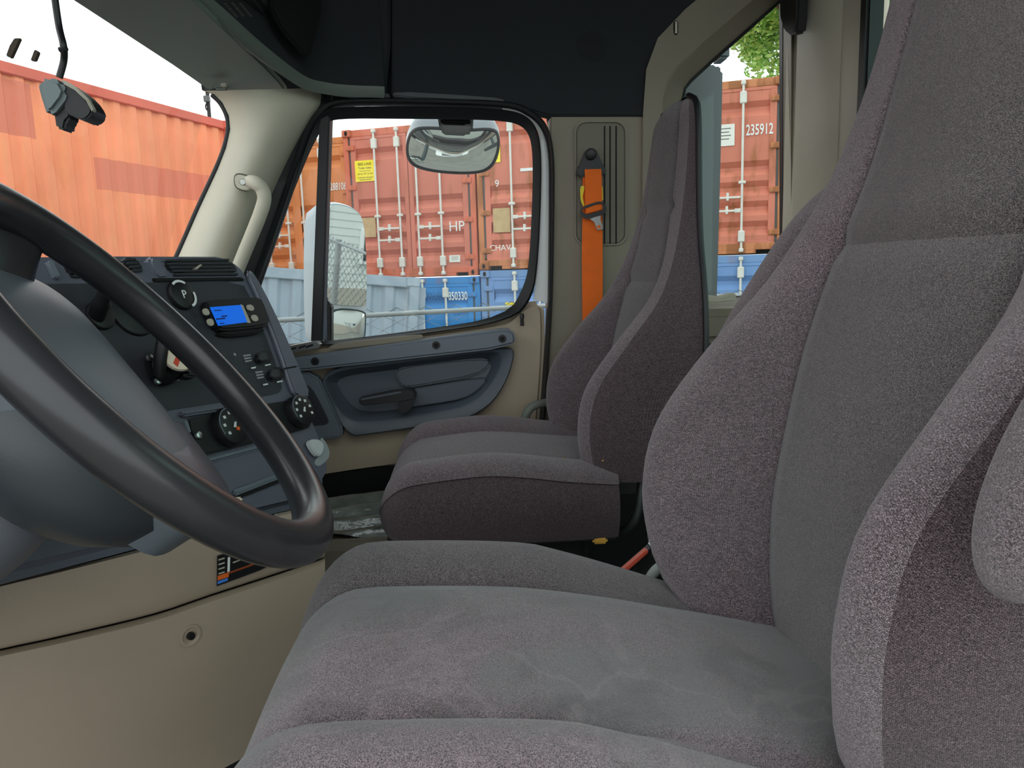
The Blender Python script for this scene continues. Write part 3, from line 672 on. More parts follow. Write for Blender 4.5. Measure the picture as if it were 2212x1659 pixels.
# ================================================================== BOX / FILM at passenger footwell
pf = thing('floor_box', 'low vinyl covered box in the passenger footwell under clear film', 'box', V(-.28, 1.8, -.92))
box('box_body', V(-.26, 1.80, -.755), (.46, .34, .33), mat('vinyl_grey', (128, 120, 104), .6, bump=.5, bscale=500), pf, .01)
box('box_edge', V(-.26, 1.635, -.60), (.46, .014, .03), mat('vinyl_edge', (140, 134, 118), .5), pf, .004)
gf = []
for i in range(26):
    row = []
    for j in range(20):
        x = -.49+.46*i/25; y = 1.632+.345*j/19
        z = -.583 + .010*math.sin(y*62+math.sin(x*11)*1.6)+.005*math.sin(y*140+x*14)*math.sin(x*23)
        row.append(V(x, y, z))
    gf.append(row)
grid('clear_film', gf, FILM, pf, uv=False, sharp=80)

# ================================================================== DASHBOARD
dA = U(505, 552, 1.45); dS = Vector((-.40, -.917, 0)).normalized(); dB = U(715, 1000, 1.45)
dT = (dB-dA).normalized(); dN = dS.cross(dT).normalized()
if dN.x < 0: dN = -dN
def W_(px, py, k=0.): return UP(px, py, dA + dN*k, dN)
def WP(pts, k=0.): return [W_(a, b, k) for a, b in pts]
da = thing('dashboard', 'dark grey angled dashboard with vents, display, switches and climate knobs', 'dashboard', V(-.5, 1.2, -.9))
body = WP([(-160, 548), (270, 546), (480, 548), (506, 554), (528, 573), (560, 624), (600, 703), (637, 790), (665, 858), (692, 928), (708, 962), (716, 990), (717, 1028), (704, 1050), (668, 1078), (640, 1096), (400, 1158), (150, 1222), (-160, 1298)])
prism('dash_body', body, -dN*.20, DASH, da, .016, 3)
tp = [dA + dS*.0 - dN*.02, dA + dS*.75 - dN*.02, V(-.86, .6, .02), V(-.80, 1.9, .02), V(-.62, 2.0, .0)]
prism('dash_top', tp, (0, 0, -.03), DASH, da, .01)
prism('passenger_dash', [V(-.80, 1.30, .01), V(-.62, 1.42, .01), V(-.66, 2.0, .0), V(-.86, 2.0, .0)], (0, 0, -.75), SLATE_D, da, .02)
# fascia (recessed look: border ring proud of dark fascia)
fas = chaikin(WP([(-160, 612), (345, 606), (522, 603), (546, 648), (590, 760), (613, 835), (607, 850), (588, 856), (480, 872), (350, 892), (-160, 985)], .002), 1)
prism('fascia', fas, -dN*.012, FASCIA, da, .003)
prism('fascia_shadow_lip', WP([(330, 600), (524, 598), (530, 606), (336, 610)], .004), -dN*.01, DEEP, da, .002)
bo_ = [(525, 598), (548, 646), (592, 758), (616, 836), (612, 850), (640, 800), (604, 712), (566, 634), (536, 586)]
prism('dash_border', chaikin(WP([(526, 596), (550, 648), (594, 760), (618, 838), (630, 862), (668, 866), (637, 792), (600, 706), (562, 628), (532, 580)], .0), 1), dN*.012, DASH, da, .005, 3)
prism('border_joint', WP([(612, 795), (640, 790), (641, 793), (613, 798)], .0125), dN*.0006, DEEP, da)
def vent(x0, y0, x1, y1, n, sk=24):
    v = prism('air_vent', chaikin(WP([(x0, y0), (x1, y0-2), (x1+sk, y1-2), (x0+sk, y1)], .004), 1), -dN*.03, BLACK, da, .003)
    for k in range(n):
        t = (k+.5)/n; yy = y0+(y1-y0)*t; xx = sk*t
        prism('slat', WP([(x0+xx+6, yy-2.2), (x1+xx-5, yy-3.6), (x1+xx-3, yy+1.0), (x0+xx+8, yy+2.2)], .007), -dN*.014, FASCIA, v, .001)
    return v
v1 = vent(350, 558, 498, 596, 5)
prism('vent_tab', WP([(420, 580), (434, 570), (438, 572), (426, 582)], .012), -dN*.01, GREYBTN, v1, .001)
prism('vent_surround', chaikin(WP([(318, 552), (344, 552), (372, 600), (340, 606)], .006), 1), -dN*.02, DASH, da, .005)
v2 = vent(262, 556, 296, 588, 4, 20)
v3 = vent(136, 562, 186, 600, 4, 18)
prism('vent_tab', WP([(190, 588), (198, 586), (204, 598), (196, 600)], .012), -dN*.01, GREYBTN, v3, .001)
prism('vent_edge', WP([(106, 562), (116, 560), (134, 598), (124, 600)], .01), -dN*.02, SLATE, v3, .002)
def disc(name, px, py, r, k0, k1, m, parent, n=28, bev=0.):
    c0, c1 = W_(px, py, k0), None; c0 = W_(px, py, 0) ; return cyl(name, c0+dN*k0, c0+dN*k1, r, m, parent, n, None, bev)
def on(px, py, ds=0., dt=0., k=0.): return W_(px, py, 0) + dS*ds + dT*dt + dN*k
def arc(name, px, py, r0, r1, a0, a1, k, m, parent, n=14):
    c = on(px, py, 0, 0, k); A_, B_ = [], []
    for i in range(n+1):
        a = math.radians(a0+(a1-a0)*i/n); d = -dS*math.cos(a) - dT*math.sin(a)
        A_.append(c+d*r0); B_.append(c+d*r1)
    return grid(name, [A_, B_, [p+dN*.0006 for p in B_], [p+dN*.0006 for p in A_]], m, parent, uv=False)
# parking knob
pk = disc('parking_knob', 386, 640, .026, 0, .012, BLACK, da, 32, .004)
arc('printed_arc', 386, 640, .0205, .0245, 55, 130, .0125, WPRINT, pk); arc('printed_arc', 386, 640, .0205, .0245, -75, 5, .0125, WPRINT, pk)
text('letter', 'P', on(387, 642, 0, 0, .0128), -dS, -dT, .020, WPRINT, pk)
# round gauge with green lcd
ga = disc('gauge', 284, 672, .042, -.002, .008, BLACK, da, 36, .004)
prism('green_display', chaikin(WP([(262, 652), (306, 650), (318, 674), (272, 680)], .0088), 1), dN*.001, GREENLCD, ga)
for a in (285, 297, 307): disc('indicator_dot', a, 686, .0028, .008, .0095, WPRINT, ga, 10)
# stalk
st = tube('column_stalk', crom([W_(205, 690, .0), W_(218, 655, .03), W_(230, 622, .05), W_(240, 600, .06)], 5), [.012]*6+[.010]*10, BLACK, None, 10)
tag(st, 'black stalk lever rising behind the steering wheel', 'lever')
disc('stalk_socket', 212, 684, .022, 0, .01, BLACK, da, 20, .003)
# display unit
du = prism('display_unit', chaikin(WP([(424, 660), (440, 655), (540, 648), (552, 654), (570, 704), (560, 712), (470, 722), (452, 716)], .0), 1), dN*.020, BLACK, da, .004)
prism('blue_screen', WP([(453, 664), (519, 659), (534, 696), (471, 704)], .0205), dN*.001, BLUELCD, du)
prism('screen_frame', WP([(519, 658), (524, 660), (541, 698), (534, 698)], .0205), dN*.0015, GREYBTN, du)
for q in (((434, 669), (446, 666), (453, 680), (440, 683)), ((443, 691), (457, 688), (462, 703), (450, 706)), ((529, 660), (543, 658), (549, 671), (536, 673)), ((539, 682), (552, 680), (558, 693), (546, 696))):
    prism('button', chaikin(WP(q, .0205), 1), dN*.003, GREYBTN, du, .0008)
for q in (((462, 670), (478, 669), (479, 671), (463, 672)), ((466, 688), (486, 686), (487, 689), (467, 691)), ((478, 682), (490, 681), (491, 684), (479, 685)), ((474, 698), (484, 697), (485, 699), (475, 700))):
    prism('screen_print', WP(q, .0216), dN*.0003, NAVY, du)
prism('display_hood', chaikin(WP([(456, 722), (562, 712), (560, 722), (520, 730), (470, 732)], .0), 1), dN*.014, DEEP, da, .003)
# rocker switches
for (x, y) in ((522, 764), (548, 800)):
    s = prism('rocker_switch', chaikin(WP([(x+22, y+2), (x+56, y-9), (x+66, y+18), (x+26, y+28)], .0), 1), dN*.008, BLACK, da, .003)
    prism('rocker_cap', chaikin(WP([(x+30, y+2), (x+50, y-4), (x+57, y+14), (x+36, y+20)], .0085), 1), dN*.004, FASCIA, s, .002)
    for k in range(3): prism('printed_label', WP([(x+3+2*k, y+3+6*k), (x+19+1*k, y+1+6*k), (x+20+k, y+4+6*k), (x+4+2*k, y+7+6*k)], .0026), dN*.0004, mat('grey_print', (150, 152, 152), .6), s)
    prism('printed_label', WP([(x+20, y+30), (x+30, y+28), (x+31, y+31), (x+21, y+33)], .0085), dN*.0004, WPRINT, s)
    prism('printed_label', WP([(x+50, y+24), (x+62, y+22), (x+63, y+24), (x+51, y+27)], .0085), dN*.0004, WPRINT, s)
disc('bright_stud', 502, 768, .003, 0, .006, CHROME, da, 10)
# brake hand valve
hv = thing('hand_valve', 'black trailer hand valve with a cream and red knob mounted on the dashboard', 'valve', W_(345, 790, .0))
prism('mount_plate', chaikin(WP([(303, 770), (352, 766), (378, 830), (330, 838)], .0025), 1), dN*.010, BLACK, hv, .002)
for a, b in ((309, 779), (327, 829), (367, 823)): disc('screw', a, b, .0058, .012, .017, CHROME, hv, 12, .001)
cyl('valve_body', W_(350, 800, .012), W_(350, 800, .0)+dN*.05, .024, BLACK, hv, 20, .02)
tube('valve_arm', [W_(345, 810, .03), W_(346, 775, .045), W_(352, 735, .05)], .010, BLACK, hv, 8)
kc = W_(387, 768, .055)
kn = (dN*.75 + Vector((.1, -.55, .25))).normalized()
cyl('knob', kc-kn*.02, kc, .026, BLACK, hv, 28, .026)
kcap = cyl('knob_cap', kc, kc+kn*.004, .0255, CREAM, hv, 28, .024)
kx = Vector((-.15, .95, 0)).cross(kn).normalized()
ky = kn.cross(kx).normalized()
if ky.z > 0: ky = -ky
kz = (ky*.8 + kx*.25).normalized(); kw = kn.cross(kz)
prism('red_stripe', [kc+kn*.0045+kz*a+kw*b for a, b in ((-.02, -.001), (-.012, .006), (.0, .003), (.02, .006), (.018, -.002), (.004, -.004), (-.008, -.001), (-.016, -.006))], kn*.0005, RED, kcap)
prism('lever_foot', WP([(375, 820), (400, 800), (428, 792), (432, 800), (404, 824)], .03), dN*.02, BLACK, hv, .004)
# climate panel
cpn = prism('climate_panel', chaikin(WP([(394, 910), (412, 903), (640, 862), (658, 866), (668, 920), (660, 928), (440, 986), (426, 984)], .0), 1), dN*.008, BLACK, da, .003)
prism('climate_rail', WP([(380, 893), (560, 868), (564, 876), (388, 904)], .0), dN*.012, DASH, da, .004)
for i, (x, y, r) in enumerate(((482, 927, .033), (546, 912, .030), (634, 893, .031))):
    k_ = disc('climate_knob', x, y, r, .008, .026, BLACK, cpn, 32, .004)
    arc('knob_highlight', x, y, r*.90, r*.96, 95, 200, .0262, SLATE, k_)
    for q in range(7):
        a = math.radians(-30+q*40); c = on(x, y, 0, 0, .0265) + (-dS*math.cos(a) - dT*math.sin(a))*r*.66
        box('knob_mark', c, (.0012, .005, .005), WPRINT, k_, 0, Matrix((tuple(dN), tuple(-dS), tuple(-dT))).transposed())
    prism('pointer', [on(x, y, 0, 0, .0265) + (-dS*a - dT*b) for a, b in ((-.005, -.003), (.002, .005), (.006, .004), (.0, -.005))], dN*.0006, WPRINT, k_)
    if i == 0: disc('orange_dot', x+7, y+8, .0035, .026, .0275, mat('orange_print', (230, 96, 40), .5), k_, 10)
disc('panel_screw', 419, 944, .0062, .008, .013, CHROME, cpn, 14, .001)
prism('panel_pin', WP([(396, 910), (402, 908), (410, 934), (404, 936)], .0085), dN*.003, SLATE, cpn)
# instrument cluster ahead of the wheel
cl = box('instrument_cluster', V(-.70, .70, -.07), (.16, .52, .22), DASH, da, .02)
prism('cluster_hood', [V(-.80, .42, .05), V(-.60, .42, .05), V(-.60, .98, .05), V(-.80, .98, .05)], (0, 0, .02), DASH, cl, .008)
for yy in (.56, .70, .84):
    gq = cyl('cluster_gauge', V(-.622, yy, -.06), V(-.612, yy, -.06), .055, BLACK, cl, 28, .053)
    prism('gauge_needle', [V(-.6115, yy-.002, -.06), V(-.6115, yy+.002, -.06), V(-.6115, yy+.03, -.03)], (.001, 0, 0), RED, cl)
# lower dash: ledge lines and cap
prism('dash_ledge', WP([(432, 992), (596, 950), (602, 960), (440, 1004)], .0), dN*.006, SLATE, da, .003)
prism('tray_lip', WP([(495, 1062), (612, 1018), (618, 1028), (500, 1074)], .0), dN*.012, SLATE, da, .004)
prism('tray_slot', WP([(500, 1075), (618, 1030), (620, 1036), (504, 1082)], .004), dN*.004, DEEP, da, .001)
prism('corner_scuff', chaikin(WP([(690, 940), (706, 962), (712, 985), (700, 1000), (684, 1010), (676, 1000), (690, 980)], .0), 1), dN*.003, mat('scuffed_plastic', (150, 158, 160), .5), da, .001)
prism('ash_tray_lid', chaikin(WP([(654, 955), (672, 951), (686, 955), (692, 970), (686, 985), (676, 990)], .004), 2), dN*.012, mat('pale_plastic', (196, 204, 202), .4), da, .004)
# driver side lower: under-dash filler

# ================================================================== BEIGE KNEE PANELS
kp = thing('knee_panel', 'tan lower dash panel in two pieces with a dark seam and screw', 'panel', V(-.4, 1.1, -.9))
bn = Vector((1, -1, 0)).normalized(); bP = V(-.276, 1.2, -.375)
def B_(px, py, k=0.): return UP(px, py, bP + bn*k, bn)
top_e = [(-260, 1330), (-60, 1276), (150, 1225), (400, 1162), (640, 1100), (690, 1088)]
seam = [(-260, 1470), (-60, 1420), (0, 1404), (130, 1376), (330, 1328), (450, 1288), (580, 1246), (664, 1218), (702, 1205)]
def bez(pts, n): return resample([Vector((a, b, 0)) for a, b in pts], n, False)
n = 24
T_, S_ = crom([Vector((a, b, 0)) for a, b in top_e], 6), crom([Vector((a, b, 0)) for a, b in seam], 6)
T_, S_ = resample(T_, n, False), resample(S_, n, False)
rows = [[B_(p.x, p.y, -.05) for p in T_], [B_(p.x, p.y, -.008) for p in T_], [B_(p.x, p.y+6, .004) for p in T_]]
for q in (.25, .5, .75): rows.append([B_(p.x+(s.x-p.x)*q, p.y+(s.y-p.y)*q, .008) for p, s in zip(T_, S_)])
rows += [[B_(s.x, s.y-9, .007) for s in S_], [B_(s.x, s.y-3, .003) for s in S_], [B_(s.x, s.y-2, -.012) for s in S_]]
build('backing', [B_(-300, 1320, -.03), B_(690, 1092, -.03), B_(690, 1092, -.03)+Vector((0, 0, -.5)), B_(-300, 1320, -.03)+Vector((0, 0, -.5))], [(0, 1, 2, 3)], DEEP, kp, False)
grid('upper_panel', rows, TAN, kp, uv=False, sharp=50)
rows = [[B_(s.x, s.y+1, -.012) for s in S_], [B_(s.x, s.y+3, .000) for s in S_], [B_(s.x, s.y+14, .009) for s in S_], [B_(s.x, s.y+50, .013) for s in S_]]
base = [B_(s.x, s.y+50, .013) for s in S_]
for dz, k in ((-.10, -.002), (-.2, -.02), (-.34, -.05), (-.46, -.06)): rows.append([Vector((p.x, p.y, H-.46+dz+.0)) + bn*k for p in base])
grid('lower_panel', rows, TAN, kp, uv=False, sharp=50)
sc = B_(411, 1373, .013)
d_ = ring('screw_dimple', [[sc + (Vector((.7071, .7071, 0))*math.cos(a*PI/12) + Vector((0, 0, 1))*math.sin(a*PI/12))*r_ + bn*k for a in range(24)] for r_, k in ((.016, .0015), (.013, .002), (.009, -.0), (.004, -.001))], TAN, kp, 24)
cyl('screw', sc+bn*.0, sc+bn*.006, .0062, BLACK, d_, 12, .005)
lb = prism('warning_sticker', [B_(a, b, .0125) for a, b in ((469, 1200), (600, 1165), (602, 1212), (560, 1232), (468, 1266))], bn*.0012, BLACK, kp)
prism('orange_band', [B_(a, b, .0142) for a, b in ((470, 1244), (494, 1236), (494, 1246), (470, 1254))], bn*.0004, mat('orange_band', (220, 104, 40), .5), lb)
prism('orange_band', [B_(a, b, .0142) for a, b in ((494, 1236), (560, 1212), (560, 1216), (494, 1240))], bn*.0004, mat('rust_band', (140, 66, 30), .5), lb)
prism('blue_band', [B_(a, b, .0142) for a, b in ((470, 1256), (492, 1248), (492, 1254), (470, 1262))], bn*.0004, mat('blue_band', (70, 130, 220), .5), lb)
prism('white_bar', [B_(a, b, .0142) for a, b in ((492, 1204), (497, 1203), (496, 1234), (491, 1236))], bn*.0004, WPRINT, lb)
for k in range(4): prism('printed_line', [B_(a, b+k*10, .0142) for a, b in ((472, 1208), (485, 1204), (485, 1207), (472, 1211))], bn*.0004, GREYBTN, lb)
prism('printed_outline', [B_(a, b, .0142) for a, b in ((503, 1214), (530, 1204), (530, 1206), (503, 1217))], bn*.0004, GREYBTN, lb)

# ================================================================== STEERING WHEEL
D_, RW = .76, .23
th, la = math.radians(50), math.radians(7)
wb = U(672, 1150, D_); bd = Vector((math.cos(th), 0, -math.sin(th))); n0 = Vector((math.sin(th), 0, math.cos(th)))
ud = Vector((0, 1, 0))*math.cos(la) - n0*math.sin(la); wn = n0*math.cos(la) + Vector((0, 1, 0))*math.sin(la)
WC = wb - bd*RW
def wl(u, v, w): return WC + ud*u + bd*v + wn*w
sw = thing('steering_wheel', 'large black steering wheel with a grey centre pad', 'steering wheel', WC)
gg = []
for i in range(96):
    a = 2*PI*i/96; rad = bd*math.cos(a) + ud*math.sin(a)
    gg.append([WC + rad*(RW + .0235*math.cos(2*PI*k/20)) + wn*(.0215*math.sin(2*PI*k/20)) for k in range(20)])
gg.append(gg[0]); grid('rim', gg, WHEELM, sw, True, uv=False, sharp=80)
# pad: domed grid
out = [(-.165, -.165), (-.10, -.195), (0, -.20), (.10, -.195), (.165, -.165), (.155, -.10), (.138, -.05), (.122, .0), (.112, .035), (.085, .085), (.062, .125), (.05, .145), (0, .155), (-.05, .145), (-.062, .125), (-.085, .085), (-.112, .035), (-.122, 0), (-.138, -.05), (-.155, -.10)]
oc_ = [Vector((a, b, 0)) for a, b in out]; oc_ = resample(chaikin(oc_, 2), 64)
def padloop(s, w): return [wl(p.x*s, (p.y)*s, w) for p in oc_]
pad = grid('centre_pad', [padloop(.96, -.11), padloop(1.0, -.075), padloop(1.0, -.056), padloop(.97, -.048), padloop(.88, -.043), padloop(.6, -.034), padloop(.3, -.030), padloop(.02, -.029)], PAD, sw, True, (True, True), uv=False, sharp=60)
# darker lower trim of the pad
lowp = [(-.112, .036), (0, .042), (.112, .036), (.088, .084), (.066, .125), (.05, .147), (0, .157), (-.05, .147), (-.066, .125), (-.088, .084)]
lp_ = resample(chaikin([Vector((a, b, 0)) for a, b in lowp], 1), 48)
lc = Vector((0, .09, 0))
grid('lower_trim', [[wl(p.x*1.01, p.y, -.06) for p in lp_], [wl(p.x*1.01, p.y, -.047) for p in lp_], [wl((p.x)*.9, lc.y+(p.y-lc.y)*.9, -.040) for p in lp_], [wl(p.x*.05, lc.y+(p.y-lc.y)*.05, -.031) for p in lp_]], mat('pad_trim', (104, 100, 108), .42, bump=.1, bscale=900), sw, True, (False, True), uv=False, sharp=60)
# spokes: tapered plates from hub to rim
def spoke(ang, w0=.075, w1=.055, z0=-.10, h0=.034):
    a = math.radians(ang); d = bd*math.cos(a) + ud*math.sin(a); s = wn.cross(d).normalized(); g = []
    for k in range(9):
        t = k/8; r = .17 + (RW-.175)*t; hw = w0*(1-t)+w1*t + .014*max(0, t-.75)*4*(t-.75); zc = z0 - (z0+.002)*t**1.6; ht = h0*(1-t)+.013*t
        g.append([WC + d*r + s*(hw*math.cos(q*PI/8)) + wn*(zc + ht*math.sin(q*PI/8)) for q in range(16)])
    return grid('spoke', g, WHEELM, sw, True, (True, True), uv=False, sharp=60)
for a in (-160, 160): spoke(a, .034, .036, -.058, .006)
# hub bowl behind the pad and steering column shroud
hub = []
for r_, w in ((.125, -.06), (.135, -.085), (.128, -.115), (.10, -.145), (.07, -.165), (.05, -.175)):
    hub.append([wl(math.sin(a*PI/20)*r_*1.05, math.cos(a*PI/20)*r_, w) for a in range(40)])
grid('hub', hub, mat('hub_plastic', (56, 62, 66), .4, bump=.1, bscale=900), sw, True, uv=False, sharp=70)
for (u, v) in ((.055, .150), (.06, .172)): box('trim_tip', wl(u*1.2, v+.004, -.05), (.012, .012, .005), CREAM, sw, .002)
scs = []
for r_, w in ((.075, -.150), (.088, -.17), (.092, -.22), (.086, -.32), (.08, -.46)):
    scs.append([wl(math.sin(a*PI/16)*r_*.95, math.cos(a*PI/16)*r_ - .035, w) for a in range(32)])
col = grid('steering_column', scs, mat('column_plastic', (104, 108, 116), .45, bump=.1, bscale=900), None, True, (True, True), uv=False, sharp=70)
tag(col, 'grey steering column shroud below the wheel hub', 'steering column')

# ================================================================== HANGING SENSOR ON CABLE
hs_ = thing('hanging_sensor', 'broken grey and black sensor cover hanging from a black cable', 'sensor', U(135, 220, 1.13))
YH = 1.13
tube('cable', crom([U(112, -60, YH), U(119, 0, YH), U(128, 60, YH), U(137, 98, YH-.01), U(138, 130, YH), U(128, 168, YH)], 6), .0048, BLACK, hs_, 8)
tube('cable_tie', [U(128, 108, YH-.01), U(145, 104, YH-.01)], .0035, BLACK, hs_, 6)
prism('grey_shell', PY([(82, 170), (100, 164), (128, 172), (142, 196), (136, 214), (116, 240), (98, 250), (84, 206), (79, 186)], YH-.012), (0, .035, 0), mat('shell_grey', (112, 124, 126), .5), hs_, .006)
prism('dark_body', chaikin(PY([(130, 172), (150, 182), (180, 206), (198, 232), (198, 246), (180, 262), (160, 252), (134, 240), (140, 210)], YH-.004), 1), (0, .045, 0), BLACK, hs_, .006)
prism('rim_strip', PY([(128, 170), (140, 174), (164, 188), (188, 212), (202, 238), (198, 242), (184, 216), (160, 194), (138, 182)], YH-.016), (0, .012, 0), GREYBTN, hs_, .002)
prism('bracket', PY([(120, 230), (150, 232), (152, 252), (142, 262), (138, 282), (120, 276), (116, 250)], YH-.0), (0, .03, 0), BLACK, hs_, .003)
for i, pts in enumerate(([(20, 98), (30, 82), (44, 82), (36, 100), (24, 126), (12, 120)], [(74, 106), (84, 112), (76, 132), (65, 130)])):
    o = prism('adhesive_scrap', PY(pts, 1.16), (0, .006, 0), mat('brown_tape', (62, 52, 40), .8), None, .001)
    tag(o, ('long brown scrap of tape stuck on the windshield', 'short brown scrap of tape stuck on the windshield')[i], 'tape scrap')
# ================================================================== OUTSIDE
asph = mat('asphalt', (120, 120, 112), .9, bump=.6, bscale=60, var=.2, vscale=2)
gd = build('ground', [(-60, -40, 0), (60, -40, 0), (60, 80, 0), (-60, 80, 0)], [(0, 1, 2, 3)], asph, None, False); tag(gd, 'grey asphalt yard outside the truck', 'ground', kind='structure')

def rust_paint(name, col, rust=(150, 92, 48), amt=.35, lo=.56):
    m = bpy.data.materials.new(name); m.use_nodes = True; nt = m.node_tree; b = nt.nodes['Principled BSDF']; L = nt.links.new
    tc = nt.nodes.new('ShaderNodeTexCoord'); n1 = nt.nodes.new('ShaderNodeTexNoise'); n1.inputs['Scale'].default_value = 2.2; n1.inputs['Detail'].default_value = 8
    mp = nt.nodes.new('ShaderNodeMapping'); mp.inputs['Scale'].default_value = (3, 3, .8); L(tc.outputs['Object'], mp.inputs[0]); L(mp.outputs[0], n1.inputs['Vector'])
    r = nt.nodes.new('ShaderNodeValToRGB'); r.color_ramp.elements[0].position = lo; r.color_ramp.elements[1].position = lo+.16
    r.color_ramp.elements[0].color = (0, 0, 0, 1); r.color_ramp.elements[1].color = (amt, amt, amt, 1); L(n1.outputs['Fac'], r.inputs[0])
    n2 = nt.nodes.new('ShaderNodeTexNoise'); n2.inputs['Scale'].default_value = .9; n2.inputs['Detail'].default_value = 4; L(tc.outputs['Object'], n2.inputs['Vector'])
    c = lin(col); rr = nt.nodes.new('ShaderNodeValToRGB'); rr.color_ramp.elements[0].position = .3; rr.color_ramp.elements[1].position = .7
    rr.color_ramp.elements[0].color = (*[v*.86 for v in c], 1); rr.color_ramp.elements[1].color = (*[min(1, v*1.12) for v in c], 1); L(n2.outputs['Fac'], rr.inputs[0])
    mx = nt.nodes.new('ShaderNodeMix'); mx.data_type = 'RGBA'; L(r.outputs[0], mx.inputs[0]); L(rr.outputs[0], mx.inputs[6]); mx.inputs[7].default_value = (*lin(rust), 1)
    L(mx.outputs[2], b.inputs['Base Color']); b.inputs['Roughness'].default_value = .6
    return m
PAINT = {'red': rust_paint('red_container_paint', (200, 119, 98)), 'rust': rust_paint('worn_red_container_paint', (204, 122, 98), amt=.7, lo=.52), 'orange': rust_paint('orange_container_paint', (212, 136, 80)), 'blue': rust_paint('blue_container_paint', (48, 138, 206), amt=.15), 'blue2': rust_paint('pale_blue_container_paint', (110, 150, 200), amt=.15)}
FRAME = {'red': rust_paint('red_frame_paint', (206, 112, 84), amt=.6, lo=.5), 'rust': rust_paint('rust_frame_paint', (200, 130, 84), amt=.9, lo=.42), 'orange': rust_paint('orange_frame_paint', (206, 128, 70), amt=.6, lo=.48), 'blue': rust_paint('blue_frame_paint', (54, 136, 200), amt=.5), 'blue2': rust_paint('pale_blue_frame_paint', (112, 150, 196), amt=.4)}
GASK = mat('door_gasket', (92, 96, 94), .8); GALV = mat('galvanised_rod', (214, 216, 206), .5, var=.08); HOLE = mat('dark_hole', (14, 14, 16), .9)
STICK = mat('yellow_sticker', (244, 228, 60), .6); PAPER = mat('faded_sticker', (190, 166, 122), .8, var=.12, vscale=9); WPAPER = mat('white_sticker', (226, 228, 218), .7)
CW, CH, CL = 2.44, 2.59, 6.06
CACHE = {}
def inst(key, mk, parent, loc=(0, 0, 0)):
    if key not in CACHE:
        o = mk(); CACHE[key] = o; o.parent = parent; ORGc[key] = Vector(o.location); o.location = ORGc[key] + Vector(loc); return o
    o = CACHE[key].copy(); COL.objects.link(o); o.parent = parent; o.location = ORGc[key] + Vector(loc); return o
ORGc = {}
def leaf_mesh(colr):
    # door leaf 1.10 wide, local x 0..1.10, z .17..2.44, front at y=0, horizontal corrugations recessed
    w = 1.10; z0, z1 = .19, 2.42; mx = .10
    prof = [(z0, 0)]
    for a in (.28, .58, .88, 1.18, 2.05): prof += [(a, 0), (a+.085, .06), (a+.135, .06), (a+.22, 0)]
    prof.append((z1, 0))
    bm = bmesh.new()
    A = [bm.verts.new((mx, y, z)) for z, y in prof]; B = [bm.verts.new((w-mx, y, z)) for z, y in prof]
    A0 = [bm.verts.new((mx, 0, z)) for z, y in prof]; B0 = [bm.verts.new((w-mx, 0, z)) for z, y in prof]
    for i in range(len(prof)-1):
        bm.faces.new((A[i], B[i], B[i+1], A[i+1]))
        for P, Q in ((A, A0), (B, B0)):
            try: bm.faces.new((P[i], P[i+1], Q[i+1], Q[i]))
            except ValueError: pass
    bmesh.ops.remove_doubles(bm, verts=bm.verts, dist=1e-5)
    for c, s in (((mx/2, .02, (z0+z1)/2), (mx, .06, z1-z0)), ((w-mx/2, .02, (z0+z1)/2), (mx, .06, z1-z0)), ((w/2, .02, z0-.02), (w, .06, .05)), ((w/2, .02, z1+.02), (w, .06, .05))):
        p, v = box_pts(c, s); prism_bm(p, v, .006, 1, bm)
    return from_bm('door_leaf', bm, PAINT[colr], None, True, 30)
